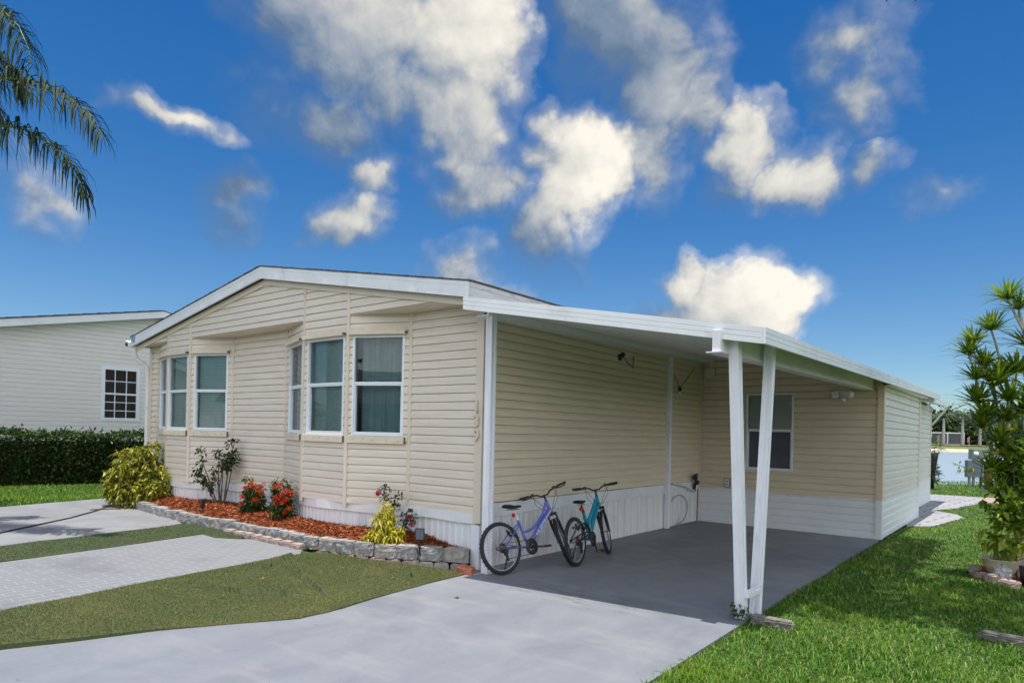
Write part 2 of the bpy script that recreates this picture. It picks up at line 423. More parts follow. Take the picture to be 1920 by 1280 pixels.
M['stone_pot'] = mat('cream glazed pot', (.52, .46, .34), .5, .15, 10, .2, 40, dirt=(.25, .2, .13), dscale=5)
M['slate'] = mat('white layered slate', (.52, .54, .55), .85, .3, 10, .8, 30, stretch=(.5, .5, 6))
M['soil'] = mat('dark soil', (.035, .024, .017), .95, .4, 30, .8, 80)
M['metal_grey'] = mat('grey meter cabinet', (.21, .225, .24), .45, .1, 5)
M['metal_blue'] = mat('blue grey breaker cabinet', (.14, .17, .21), .45, .1, 5)
M['brown_wood'] = mat('brown wood panel', (.22, .12, .06), .8, .2, 6)
M['concrete_edge'] = mat('street gutter concrete', (.30, .28, .25), .95, .2, 8, .5, 80, dirt=(.12, .11, .10), dscale=3)
M['dark_inside'] = mat('dark interior wall', (.10, .105, .10), .9)

def glass_mat(name, tint, ior=1.6, rough=.01):
    m, nt, b = new_mat(name)
    t = nt.new('ShaderNodeBsdfTransparent'); t.inputs[0].default_value = (*tint, 1)
    g = nt.new('ShaderNodeBsdfGlossy'); g.inputs['Roughness'].default_value = rough
    f = nt.new('ShaderNodeFresnel'); f.inputs[0].default_value = ior
    mx = nt.new('ShaderNodeMixShader'); nt.l.new(f.outputs[0], mx.inputs[0]); nt.l.new(t.outputs[0], mx.inputs[1]); nt.l.new(g.outputs[0], mx.inputs[2])
    nt.l.new(mx.outputs[0], nt.n['Material Output'].inputs[0]); return m
M['glass'] = glass_mat('window glass', (.86, .97, .97), 1.75)
M['glass_dark'] = glass_mat('dark window glass', (.55, .58, .58), 1.9)

# painted concrete of the carport slab
def slab_mat():
    m, nt, b = new_mat('grey painted concrete slab')
    pos = nt.new('ShaderNodeNewGeometry').outputs['Position']
    c = nt.ramp(nt.noise(nt.mapping(pos, (1, .55, 1), rot=(0, 0, .5)), 1.5, 8, .64, .6), [(.30, (.150, .166, .198)), (.5, (.190, .204, .236)), (.72, (.230, .238, .264))])
    c = nt.mix(nt.smooth(nt.noise(nt.mapping(pos, (.6, 2.0, 1)), 1.7, 7, .62), .56, .78) * .40, c, (.315, .28, .285))
    c = nt.mix(nt.smooth(nt.noise(nt.mapping(pos, (1.6, 4, 1), rot=(0, 0, .2)), 1.9, 7, .7), .645, .72) * .6, c, (.10, .078, .078))
    c = nt.mix(nt.smooth(nt.noise(nt.mapping(pos, (14, 1.2, 1), rot=(0, 0, 1.25)), 3.0, 6, .7), .55, .8) * .28, c, (.15, .15, .165))
    c = nt.mix(nt.smooth(nt.noise(pos, 34, 3, .6), .73, .78) * .55, c, (.10, .09, .09))
    c = nt.mix(nt.smooth(nt.noise(pos, 160, 2, .6), .35, .8) * .18, c, (.14, .14, .15))
    sp_ = nt.new('ShaderNodeSeparateXYZ'); nt.l.new(pos, sp_.inputs[0])
    ex, ey = (X(nt, sp_.outputs[0]) + 3.8) * (1 / 1.5), (X(nt, sp_.outputs[1]) - 5.85) * (1 / .55)
    ms_ = nt.smooth(1 - nt.math('SQRT', ex * ex + ey * ey), 0, .6) * nt.smooth(nt.noise(nt.mapping(pos, (2.2, 6, 1), rot=(0, 0, -.15)), 1.6, 7, .72), .50, .66)
    c = nt.mix(ms_ * .75, c, (.085, .068, .066))
    c = nt.mix(nt.smooth(nt.noise(nt.mapping(pos, (1, 3.2, 1), rot=(0, 0, .1)), .9, 5, .6), .50, .70) * .35, c, (.285, .285, .292))
    c = nt.mix(nt.smooth(nt.noise(nt.mapping(pos, (1.5, 3, 1)), 11, 3, .7), .64, .72) * .6, c, (.10, .098, .10))
    nt.set(b.inputs['Base Color'], c)
    nt.set(b.inputs['Roughness'], nt.ramp(nt.noise(pos, 3, 5), [(.3, (.48,) * 3), (.7, (.68,) * 3)]))
    b.inputs['Specular IOR Level'].default_value = .4
    bn = nt.new('ShaderNodeBump'); bn.inputs['Strength'].default_value = .25; bn.inputs['Distance'].default_value = .006
    nt.set(bn.inputs['Height'], X(nt, nt.noise(pos, 90, 5, .6)) + X(nt, nt.noise(pos, 2.5, 3)) * 1.2); nt.set(b.inputs['Normal'], bn.outputs[0])
    return m
M['slab'] = slab_mat()
def paver_mat(name, base, joint, rot, bw=.30, bh=.10, amt=.6, mort=.0055):
    m, nt, b = new_mat(name)
    pos = nt.new('ShaderNodeNewGeometry').outputs['Position']
    v = nt.mapping(pos, (1, 1, 1), rot=(0, 0, rot))
    br = nt.new('ShaderNodeTexBrick'); nt.l.new(v, br.inputs['Vector']); br.inputs['Scale'].default_value = 1
    br.inputs['Brick Width'].default_value = bw; br.inputs['Row Height'].default_value = bh; br.inputs['Mortar Size'].default_value = mort; br.inputs['Mortar Smooth'].default_value = .4
    br.inputs['Color1'].default_value = (*base, 1); br.inputs['Color2'].default_value = (*[x * .93 for x in base], 1); br.inputs['Mortar'].default_value = (*joint, 1)
    c = nt.mix(1 - amt, br.outputs[0], base)
    c = nt.mix(nt.smooth(nt.noise(pos, 1.3, 6, .6), .46, .70) * .6, c, tuple(x * .62 for x in base))
    c = nt.mix(nt.smooth(nt.noise(pos, 120, 3, .6), .4, .8) * .2, c, tuple(x * .5 for x in base))
    nt.set(b.inputs['Base Color'], c); b.inputs['Roughness'].default_value = .75
    bn = nt.new('ShaderNodeBump'); bn.inputs['Strength'].default_value = .4; bn.inputs['Distance'].default_value = .006
    nt.set(bn.inputs['Height'], X(nt, nt.noise(pos, 80, 4)) * .5 - X(nt, br.outputs[1]) * .6); nt.set(b.inputs['Normal'], bn.outputs[0])
    return m
M['pad'] = paver_mat('grey stamped paving', (.19, .197, .215), (.32, .325, .34), 1.52, .23, .105, .9)
M['drive'] = mat('pale grey concrete', (.205, .21, .225), .85, .16, 2.2, .3, 90, dirt=(.19, .175, .17), dscale=1.6)
M['path_grey'] = paver_mat('grey paver path', (.36, .355, .375), (.07, .07, .07), .12, .62, .30, 1.0, .022)
M['path_pink'] = paver_mat('pink brick path', (.42, .31, .26), (.20, .14, .12), .62, .45, .22, 1.0, .015)
M['lawn'] = mat('soil under grass', (.055, .095, .02), .95, .5, 12, .6, 60)
M['turf_base'] = mat('artificial turf backing', (.075, .092, .036), .95, .3, 60, .6, 160, dirt=(.10, .10, .045), dscale=2)
M['mulch_bed'] = mat('red mulch bed', (.20, .055, .022), .95, .45, 50, 1.0, 90)
M['grass'] = leaf_mat('lawn grass', [(0, (.035, .105, .010)), (.35, (.065, .175, .014)), (.75, (.115, .27, .022)), (.89, (.19, .34, .035)), (.95, (.34, .31, .11)), (1, (.42, .35, .17))], .5, .3, .3, patch=(.8, .45, .7, (.15, .26, .022)))
M['turf'] = leaf_mat('artificial turf', [(0, (.055, .080, .022)), (.5, (.112, .142, .042)), (.9, (.17, .195, .062)), (1, (.26, .24, .12))], .55, .15, .3, patch=(1.6, .40, .72, (.185, .185, .062)))
M['turf_dark'] = leaf_mat('dark artificial turf', [(0, (.035, .065, .03)), (.5, (.06, .10, .04)), (1, (.10, .145, .06))], .55, .15, .3)
M['mulch'] = leaf_mat('red wood chips', [(0, (.10, .028, .012)), (.4, (.25, .062, .022)), (.8, (.42, .115, .04)), (.95, (.52, .2, .09)), (1, (.5, .36, .22))], .85, 0, .15)
M['hedge'] = leaf_mat('dark hedge leaves', [(0, (.014, .038, .009)), (.6, (.045, .105, .022)), (.9, (.095, .17, .04)), (1, (.16, .12, .04))], .35, .2, .45)
M['gold'] = leaf_mat('golden shrub leaves', [(0, (.06, .11, .012)), (.3, (.19, .22, .02)), (.7, (.37, .345, .03)), (1, (.52, .47, .09))], .4, .3, .35)
M['croton'] = leaf_mat('bright yellow leaves', [(0, (.20, .23, .015)), (.3, (.45, .41, .02)), (.8, (.62, .54, .05)), (1, (.7, .64, .2))], .4, .3, .3)
M['rose_leaf'] = leaf_mat('dark rose leaves', [(0, (.015, .035, .012)), (.6, (.04, .08, .02)), (.9, (.08, .13, .03)), (1, (.22, .09, .03))], .4, .25, .4)
M['ix_leaf'] = leaf_mat('ixora leaves', [(0, (.02, .05, .01)), (.7, (.055, .12, .02)), (1, (.16, .22, .04))], .35, .25, .45)
M['ix_flower'] = leaf_mat('red ixora petals', [(0, (.42, .018, .01)), (.6, (.68, .045, .02)), (1, (.78, .13, .05))], .5, .25, .2)
M['pink'] = leaf_mat('pink rose petals', [(0, (.5, .03, .07)), (1, (.72, .14, .17))], .5, .3, .2)
M['dracaena'] = leaf_mat('dracaena leaves', [(0, (.085, .19, .02)), (.55, (.18, .33, .032)), (.9, (.38, .47, .05)), (.97, (.34, .31, .03)), (1, (.45, .28, .04))], .32, .3, .5)
M['broad'] = leaf_mat('broad green and yellow leaves', [(0, (.13, .25, .025)), (.5, (.26, .40, .045)), (.82, (.48, .54, .07)), (1, (.70, .60, .06))], .35, .5, .45)
M['frond'] = leaf_mat('palm leaflets', [(0, (.014, .030, .016)), (.7, (.030, .055, .026)), (1, (.065, .085, .035))], .65, .2, .15)
M['far_leaf'] = leaf_mat('distant foliage', [(0, (.018, .04, .014)), (.6, (.045, .08, .025)), (1, (.10, .13, .04))], .6, .25, .2)
M['far_palm'] = leaf_mat('distant palm leaves', [(0, (.03, .06, .03)), (.6, (.07, .11, .045)), (1, (.13, .16, .06))], .5, .25, .3)
M['dead_leaf'] = leaf_mat('dry leaf', [(0, (.22, .11, .05)), (1, (.42, .26, .13))], .7, .2, .2)

# ------------------------------------------------------------------ ground, slab, paths, turf
def clip_grid(poly, step):
    """fills a polygon and cuts it into cells so that it can follow the ground"""
    bm = bmesh.new()
    f = bm.faces.new([bm.verts.new((x, y, 0)) for x, y in poly])
    bmesh.ops.triangulate(bm, faces=bm.faces[:])
    xs = [p[0] for p in poly]; ys = [p[1] for p in poly]
    for lo, hi, ax in ((min(xs), max(xs), 0), (min(ys), max(ys), 1)):
        k = lo + step
        while k < hi:
            bmesh.ops.bisect_plane(bm, geom=bm.verts[:] + bm.edges[:] + bm.faces[:], plane_co=(k, k, 0), plane_no=(1, 0, 0) if ax == 0 else (0, 1, 0))
            k += step
    return bm
def ground_sheet(name, poly, zf, m, step=.3, thick=.05, noisy_edge=0, parent=None):
    if noisy_edge:
        q = []
        for i, a in enumerate(poly):
            b = poly[(i + 1) % len(poly)]; L = math.hypot(b[0] - a[0], b[1] - a[1]); n = max(1, int(L / .06))
            for k in range(n):
                t = k / n; x = a[0] + (b[0] - a[0]) * t; y = a[1] + (b[1] - a[1]) * t
                d = mnoise.noise(Vector((x * 5, y * 5, 3.3))) * noisy_edge + mnoise.noise(Vector((x * 1.2, y * 1.2, 7))) * noisy_edge
                q.append((x + d, y + d * .5))
        poly = q
    bm = clip_grid(poly, step)
    ret = bmesh.ops.extrude_face_region(bm, geom=bm.faces[:])
    lower = set(v for v in ret['geom'] if isinstance(v, bmesh.types.BMVert))
    for v in bm.verts:
        z = zf(v.co.x, v.co.y); v.co.z = z - (thick if v in lower else 0)
    bmesh.ops.recalc_face_normals(bm, faces=bm.faces)
    me = bpy.data.meshes.new(name); bm.to_mesh(me); bm.free()
    return link_mesh(name, me, m, parent)

def axis(lo, hi, step, far):
    v = list(np.arange(lo, hi + 1e-6, step)); return far[0] + v + far[1]
xs = [-420, -250, -140, -90, -60, -45, -35, -29] + list(np.arange(-27, -7.9, 1.0)) + list(np.arange(-7.6, -5.1, .2)) + list(np.arange(-5, 12.1, 1.0)) + [14, 18, 25, 40, 70, 120, 220, 420]
ys = [-420, -250, -140, -80, -50, -30, -20, -14, -10, -7, -5] + list(np.arange(-4, 60.1, 1.0)) + [64, 70, 80, 100, 125, 150, 200, 260, 330, 450]
gv = []; gf = []
for y in ys:
    for x in xs:
        q = x * FW.x + y * FW.y
        z = gz(x, y) - .035 - (.03 if x < -5.2 else 0)
        if q > 27.4: z -= min(1.8, (q - 27.4) * .75)
        gv.append((x, y, z))
for j in range(len(ys) - 1):
    for i in range(len(xs) - 1):
        a = j * len(xs) + i; gf.append((a, a + 1, a + len(xs) + 1, a + len(xs)))
g = MB(); g.add(gv, gf, True); tag(g.build('ground', M['lawn']), kind='structure')

slab_poly = [(-2.05, -4), (-2.03, 4.1), (-2.07, 8), (-2.08, 12.74), (-5.32, 12.74), (-5.32, 6.12), (-5.19, 5.7), (-5.18, 5.1), (-5.095, 4.29), (-5.018, 3.85), (-5.017, 3.4), (-5.34, 2.99), (-5.63, 2.45), (-5.85, 1.94), (-5.95, 1.3), (-5.35, 1.22), (-4.9, 1.3), (-4.4, -4)]
tag(ground_sheet('carport_slab', slab_poly, lambda x, y: 0.0, M['slab'], 2.0, .09, noisy_edge=.006), kind='structure')
tag(ground_sheet('street_edge', [(-5.93, 1.3), (-5.35, 1.215), (-4.88, 1.29), (-4.38, -4), (-9, -4), (-8.0, .2)], lambda x, y: gz(x, y) * .4 + .012, M['concrete_edge'], .5, .1, noisy_edge=.012), kind='structure')
# left: pale drive, turf strip, stamped pad, turf
drive_poly = [(-15.11, 5.75), (-14.59, 3.62), (-13.2, -1.5), (-9.6, -1.5), (-9.95, 2.48), (-10.15, 3.61), (-10.40, 4.93), (-11.0, 5.08), (-13.0, 5.4), (-14.0, 5.9)]
tag(ground_sheet('concrete_drive', drive_poly, lambda x, y: gz(x, y) + .002, M['drive'], 1.0, .06, noisy_edge=.008), kind='structure')
pad_poly = [(-8.86, 2.21), (-9.02, 3.33), (-9.29, 4.70), (-8.88, 4.66), (-8.6, 4.80), (-8.3, 5.06), (-7.35, 5.0), (-7.03, 4.76), (-6.85, 2.92), (-6.69, 1.68), (-6.5, -1.5), (-8.5, -1.5)]
tag(ground_sheet('stamped_paving', pad_poly, lambda x, y: gz(x, y) + .001, M['pad'], .3, .06, noisy_edge=.005), kind='structure')
ridges = [((-7.02, 4.62), (-6.62, 4.02)), ((-6.62, 4.02), (-6.42, 3.52)), ((-6.05, 4.95), (-5.62, 4.55)), ((-5.62, 4.55), (-5.55, 4.2)), ((-6.35, 4.28), (-5.55, 4.02)), ((-6.3, 3.2), (-5.7, 3.75)), ((-5.6, 5.35), (-5.45, 5.05))]
def turf_z(x, y):
    z = gz(x, y) + .012 + mnoise.noise(Vector((x * 1.6, y * 1.6, 0))) * .008
    for (a, b) in ridges:
        dx, dy = b[0] - a[0], b[1] - a[1]; L2 = dx * dx + dy * dy
        t = min(1, max(0, ((x - a[0]) * dx + (y - a[1]) * dy) / L2))
        d = math.hypot(x - a[0] - dx * t, y - a[1] - dy * t)
        nx, ny = -dy, dx
        if nx * FW.x + ny * FW.y < 0: nx, ny = -nx, -ny
        sd = ((x - a[0]) * nx + (y - a[1]) * ny) / math.sqrt(L2)
        z += (.045 * math.exp(-d / .09) if sd > 0 else -.014 * math.exp(-(d / .03) ** 2))
    return z
turf2_poly = [(-6.69, 1.68), (-6.85, 2.92), (-7.05, 4.75), (-7.02, 4.98), (-6.75, 5.15), (-6.4, 5.28), (-6.1, 5.44), (-5.77, 5.64), (-5.42, 5.76), (-5.19, 5.70), (-5.18, 5.10), (-5.095, 4.29), (-5.018, 3.85), (-5.017, 3.4), (-5.26, 2.99), (-5.535, 2.45), (-5.706, 1.94), (-5.89, 1.48), (-6.3, 0), (-6.5, 0)]
turf1_poly = [(-9.95, 2.48), (-10.15, 3.61), (-10.40, 4.92), (-10.2, 5.0), (-9.9, 4.98), (-9.55, 5.02), (-9.1, 5.0), (-8.75, 5.06), (-8.55, 4.82), (-8.88, 4.64), (-9.29, 4.68), (-9.02, 3.33), (-8.86, 2.21), (-8.5, -.5), (-9.6, -.5)]
tag(ground_sheet('turf_mat', turf2_poly, turf_z, M['turf_base'], .03, .07, noisy_edge=.016), kind='structure')
tag(ground_sheet('turf_strip', turf1_poly, turf_z, M['turf_base'], .12, .07, noisy_edge=.012), kind='structure')

def in_poly(P, poly):
    x, y = P[:, 0], P[:, 1]; c = np.zeros(len(P), bool); j = len(poly) - 1
    for i in range(len(poly)):
        xi, yi = poly[i]; xj, yj = poly[j]
        k = ((yi > y) != (yj > y)) & (x < (xj - xi) * (y - yi) / (yj - yi + 1e-12) + xi); c ^= k; j = i
    return c
def scatter(poly, n):
    xs = [p[0] for p in poly]; ys = [p[1] for p in poly]
    P = rng.uniform((min(xs), min(ys)), (max(xs), max(ys)), (n, 2)); return P[in_poly(P, poly)]
def shrink_ok(P): return P
for nm, poly, n, mm in (('turf_pile', turf2_poly, 330000, M['turf']), ('turf_pile', turf1_poly, 130000, M['turf_dark'])):
    P = scatter(poly, n)
    P = P + rng.normal(0, .011, P.shape)
    for (ra, rb) in ridges:
        ra, rb = np.array(ra), np.array(rb); dv = rb - ra; tt_ = np.clip(((P - ra) @ dv) / (dv @ dv), 0, 1); P = P[np.linalg.norm(P - ra - tt_[:, None] * dv, axis=1) > .024]
    Z = np.array([turf_z(x, y) for x, y in P])
    o = blades(nm, np.column_stack([P, Z - .003]), rng.uniform(.009, .018, len(P)), rng.uniform(.0022, .004, len(P)), mm, .45)
    tag(o, kind='stuff')

# lawn to the right (blades thin out with distance) and the strip before the hedge
N = 330000
q = np.exp(rng.uniform(math.log(2.6), math.log(29), N)); rr = rng.uniform(-.05, 1.0, N); rr = np.where(rr < .75, rr * 1.24, .93 + (rr - .75) * 3.2) * q
P = np.column_stack([FW.x * q + RT.x * rr, FW.y * q + RT.y * rr])
lawn_edge = np.array([mnoise.noise(Vector((0, y * 3, 0))) * .03 for y in P[:, 1]])
path1 = [(-2.0, 15.2), (-1.62, 15.6), (-1.25, 17.9), (-1.45, 18.7), (-2.0, 19.3), (-1.62, 20.2), (-1.2, 23.0), (-1.3, 25.2), (-3.2, 25.2), (-3.2, 17.0), (-2.2, 16.9)]
path2 = [(-1.25, 22.9), (.9, 24.0), (2.4, 25.0), (2.2, 27.2), (-1.3, 25.2)]
bed = [(-.72, 10.85), (-.58, 10.1), (-.2, 9.82), (.5, 9.7), (1.4, 9.9), (1.5, 12.2), (-.3, 12.0)]
ok = (P[:, 0] > -2.06 + lawn_edge) & ~((P[:, 0] < -2.03) & (P[:, 1] > 12.4)) & ~((P[:, 0] < -2.0) & (P[:, 1] > 12.7)) & ~in_poly(P, path1) & ~in_poly(P, path2) & ~in_poly(P, bed)
ok |= (P[:, 1] > 25.4)
P = P[ok]; q = P @ np.array([FW.x, FW.y])
hn = np.array([.75 + .5 * mnoise.noise(Vector((x * 1.3, y * 1.3, 5))) for x, y in P])
o = blades('lawn_grass', np.column_stack([P, np.full(len(P), -.035)]), rng.uniform(.030, .068, len(P)) * hn * (1 + .01 * q), .0042 * (1 + q * .16) * rng.uniform(.7, 1.4, len(P)), M['grass'], .75)
tag(o, kind='stuff')
strip = [(-14.6, 3.6), (-15.12, 5.78), (-15.3, 6.8), (-18.3, 6.9), (-19.0, 4.7), (-19.6, 2.5), (-17.5, .5), (-13.9, .5)]
P = scatter(strip, 42000)
tag(blades('lawn_grass', np.column_stack([P, gz_np(P[:, 0]) - .065]), rng.uniform(.09, .15, len(P)), rng.uniform(.012, .022, len(P)), M['grass'], .6), kind='stuff')
tag(ground_sheet('paver_path', path1, lambda x, y: -.005, M['path_grey'], 3, .05, noisy_edge=.03), kind='structure')
tag(ground_sheet('brick_path', path2, lambda x, y: -.004, M['path_pink'], 3, .05, noisy_edge=.02), kind='structure')

# ------------------------------------------------------------------ siding
def clip_poly(poly, a, b, c):
    """keep a*s+b*z<=c"""
    out = []
    for i, p in enumerate(poly):
        q = poly[(i + 1) % len(poly)]; dp = a * p[0] + b * p[1] - c; dq = a * q[0] + b * q[1] - c
        if dp <= 0: out.append(p)
        if (dp < 0 < dq) or (dq < 0 < dp):
            t = dp / (dp - dq); out.append((p[0] + (q[0] - p[0]) * t, p[1] + (q[1] - p[1]) * t))
    return out
def siding(mb, p0, p1, z0, z1, h=.107, zstart=None, clips=(), holes=(), depth=.018, dutch=.60, base=0.0, gap=.010):
    """courses of lap siding from p0 to p1 (outside on the right-hand side when walking)"""
    p0 = Vector((*p0[:2], 0)); p1 = Vector((*p1[:2], 0)); t = p1 - p0; L = t.length; t.normalize(); n = Vector((t.y, -t.x, 0))
    zs = z0 if zstart is None else zstart
    k0 = int(math.floor((z0 - zs) / h)); k = k0
    cuts = sorted(set([0, L] + [x for hl in holes for x in hl[:2] if 0 < x < L]))
    while zs + k * h < z1:
        za = zs + k * h
        for (fa, fb, oa, ob) in ((0, dutch, depth, depth * .95), (dutch, dutch + .13, depth * .95, depth * .40), (dutch + .13, .93, depth * .40, depth * .12), (.93, 1, depth * .12, -gap)):
            ba, bb = max(za + fa * h, z0), min(za + fb * h, z1)
            if bb <= ba + 1e-5: continue
            off = lambda z: base + oa + (ob - oa) * ((z - za) / h - fa) / (fb - fa)
            for s0, s1 in zip(cuts[:-1], cuts[1:]):
                segs = [(ba, bb)]
                for (h0, h1, g0, g1) in holes:
                    if h0 <= s0 + 1e-6 and h1 >= s1 - 1e-6:
                        ns = []
                        for (u, v) in segs:
                            if g0 > u: ns.append((u, min(v, g0)))
                            if g1 < v: ns.append((max(u, g1), v))
                        segs = [x for x in ns if x[1] > x[0] + 1e-5]
                for (u, v) in segs:
                    poly = [(s0, u), (s1, u), (s1, v), (s0, v)]
                    for cl in clips:
                        poly = clip_poly(poly, *cl)
                        if len(poly) < 3: break
                    if len(poly) < 3: continue
                    mb.add([p0 + t * s + n * off(z) + Vector((0, 0, z)) for s, z in poly], [tuple(range(len(poly)))])
                    if fa == 0 and abs(u - za) < 1e-4:
                        lo = [s for s, z in poly if z < u + 1e-4]
                        if len(lo) >= 2:
                            a, b = min(lo), max(lo)
                            mb.add([p0 + t * a + n * (base - gap) + Vector((0, 0, u)), p0 + t * b + n * (base - gap) + Vector((0, 0, u)), p0 + t * b + n * off(u) + Vector((0, 0, u)), p0 + t * a + n * off(u) + Vector((0, 0, u))], [(0, 1, 2, 3)])
        k += 1
    return mb
def chaikin(p, n=2):
    for _ in range(n):
        q = [p[0]]
        for a, b in zip(p[:-1], p[1:]):
            q += [(a[0] * .75 + b[0] * .25, a[1] * .75 + b[1] * .25), (a[0] * .25 + b[0] * .75, a[1] * .25 + b[1] * .75)]
        p = q + [p[-1]]
    return p
def resample(p, step):
    out = [p[0]]; acc = 0
    for a, b in zip(p[:-1], p[1:]):
        L = math.hypot(b[0] - a[0], b[1] - a[1])
        d = step - acc
        while d <= L:
            t = d / L; out.append((a[0] + (b[0] - a[0]) * t, a[1] + (b[1] - a[1]) * t)); d += step
        acc = (acc + L) % step
    return out + [p[-1]]
def skirt(mb, path, z0, z1, inset=.0, amp=.015, pitch=.105, z0f=None):
    p = resample(path, .0175); s = 0; vs = []; fs = []
    for i, (x, y) in enumerate(p):
        a = p[max(0, i - 1)]; b = p[min(len(p) - 1, i + 1)]
        tx, ty = b[0] - a[0], b[1] - a[1]; L = math.hypot(tx, ty) or 1; nx, ny = ty / L, -tx / L
        if i: s += math.hypot(x - p[i - 1][0], y - p[i - 1][1])
        f = (s / pitch) % 1
        o = -inset + (amp if f < .16 else (0 if f < .52 else (amp * .6 if f < .60 else 0))) + mnoise.noise(Vector((s * .9, 1, 2))) * .006
        vs += [(x + nx * o, y + ny * o, z0), (x + nx * (o + mnoise.noise(Vector((s * 3, 0, 0))) * .003), y + ny * (o), z1)]
    for i in range(len(p) - 1): fs.append((2 * i, 2 * i + 2, 2 * i + 3, 2 * i + 1))
    return mb.add(vs, fs)
def band(mb, path, z0, z1, off, wave=.0, thick=.014, cover=0):
    """a flat board following a path"""
    p = resample(path, .06); vs = []; fs = []; s = 0
    for i, (x, y) in enumerate(p):
        a = p[max(0, i - 1)]; b = p[min(len(p) - 1, i + 1)]
        tx, ty = b[0] - a[0], b[1] - a[1]; L = math.hypot(tx, ty) or 1; nx, ny = ty / L, -tx / L
        if i: s += math.hypot(x - p[i - 1][0], y - p[i - 1][1])
        w_ = mnoise.noise(Vector((s * 1.3, 4, 1))) * wave; w2 = mnoise.noise(Vector((s * 1.1, 9, 3))) * wave
        o0 = off + thick + w_ * .8; o1 = off + thick
        vs += [(x + nx * off, y + ny * off, z0 + w_), (x + nx * o0, y + ny * o0, z0 + w_), (x + nx * o1, y + ny * o1, z1 + w2 * .4), (x + nx * off, y + ny * off, z1 + w2 * .4)]
    for i in range(len(p) - 1):
        for k in range(4): fs.append((4 * i + k, 4 * i + 4 + k, 4 * i + 4 + (k + 1) % 4, 4 * i + (k + 1) % 4))
    n = len(p) - 1; fs += [(0, 1, 2, 3), (4 * n + 3, 4 * n + 2, 4 * n + 1, 4 * n)]
    return mb.add(vs, fs)

def fascia_board(mb, a, b, n, h, thick, grooves=(.36, .68), drop=(0, 0, -1)):
    """board hanging below the line a-b, outward n, with shallow horizontal grooves"""
    a, b, n, dn = Vector(a), Vector(b), Vector(n), Vector(drop)
    prof = [(0, thick)]
    for g_ in grooves: prof += [(g_ * h - .005, thick), (g_ * h, thick - .006), (g_ * h + .005, thick)]
    prof += [(h, thick), (h, 0)]
    prof = [(0, 0)] + prof
    vs = [e + dn * z + n * o for e in (a, b) for (z, o) in prof]; m = len(prof)
    fs = [(i, i + 1, m + i + 1, m + i) for i in range(m - 1)] + [tuple(range(m)), tuple(reversed(range(m, 2 * m)))]
    return mb.add(vs, fs)

# ------------------------------------------------------------------ the mobile home
home = empty('mobile_home', (-9.5, 6.1, 0), 'beige vinyl sided mobile home with white ribbed skirting and bay windows', 'house')
PT = dict(A=(-14.02, 5.94), B=(-13.68, 5.94), C=(-12.8, 5.72), D=(-11.92, 5.72), E=(-11.09, 6.08), F=(-9.44, 6.08), G=(-8.44, 5.72), H=(-7.42, 5.72), I=(-6.55, 6.08), J=(-5.28, 6.08))
ZT = .655; ZW = 3.24            # top of skirt trim, height of the bay soffit
WZ0, WZ1 = 1.585, 2.945
winspec = {'BC': (.2, .86, 0), 'CD': (.035, .80, 0), 'DE': (.085, .79, 1), 'FG': (.20, .985, 0), 'GH': (.085, .95, 1), 'HI': (.07, .845, 2)}
wall = MB(); ks = list(PT)
order = 'ABCDEFGHIJ'
for a, b in zip(order[:-1], order[1:]):
    hl = []
    if a + b in winspec: s0, s1, _ = winspec[a + b]; hl = [(s0, s1, WZ0, WZ1)]
    siding(wall, PT[a], PT[b], ZT, ZW, .107, holes=hl)
RX = -9.49; RZ = 4.16; LX = -14.16; LZ = 3.394; EX = -5.10; EZ = 3.388
FD = .185          # depth of the gable fascia
# gable panel in the plane of the bay fronts
GY = 5.72
def rake(x): return RZ + (LZ - RZ) * (x - RX) / (LX - RX) if x < RX else RZ + (EZ - RZ) * (x - RX) / (EX - RX)
sl_l = (RZ - LZ) / (RX - LX); sl_r = (EZ - RZ) / (EX - RX)
g0 = (-14.1, GY); s_off = -14.1
clips = [(-sl_l, 1, RZ - .20 - sl_l * (RX - s_off)), (-sl_r, 1, RZ - .20 - sl_r * (RX - s_off))]
siding(wall, g0, (-5.16, GY), ZW, 4.2, .107, zstart=ZT, clips=clips)
# left and back walls close the house
siding(wall, (-14.02, 21.9), (-14.02, 5.94), ZT, 3.3, .107)
siding(wall, (-5.28, 21.9), (-14.02, 21.9), ZT, 3.3, .107)
wall.add([(-14.02, 21.9, 3.3), (-5.28, 21.9, 3.3), (RX, 21.9, 4.1)], [(0, 1, 2)])
wall.build('front_wall', M['siding'], home)
side = MB(); siding(side, (-5.28, 6.08), (-5.28, 12.7), .80, 3.2, .107); siding(side, (-5.28, 12.7), (-5.28, 21.9), .80, 3.4, .107)
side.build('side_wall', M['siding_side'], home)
# floor and ceiling keep the rooms dark
inn = MB(); inn.add([(-14, 6.1, .7), (-5.3, 6.1, .7), (-5.3, 21.8, .7), (-14, 21.8, .7)], [(0, 1, 2, 3)]); inn.add([(-14, 8.6, .7), (-5.3, 8.6, .7), (-5.3, 8.6, 3.4), (-14, 8.6, 3.4)], [(0, 1, 2, 3)])
inn.build('inner_wall', M['dark_inside'], home)
# soffit under the gable overhang
sf = MB()
sf.add([(x, y, ZW - .002) for x, y in [(-14.16, GY - .012), (PT['C'][0], GY - .012), PT['C'], PT['B'], PT['A'], (-14.16, 5.96)]], [(0, 1, 2, 3, 4, 5)])
sf.add([(x, y, ZW - .002) for x, y in [(PT['D'][0], GY - .012), (PT['G'][0], GY - .012), PT['G'], PT['F'], PT['E'], PT['D']]], [(0, 1, 2, 3, 4, 5)])
sf.add([(x, y, ZW - .002) for x, y in [(PT['H'][0], GY - .012), (-5.10, GY - .012), (-5.10, 6.1), PT['J'], PT['I'], PT['H']]], [(0, 1, 2, 3, 4, 5)])
sf.build('soffit', M['beige_trim'], home)
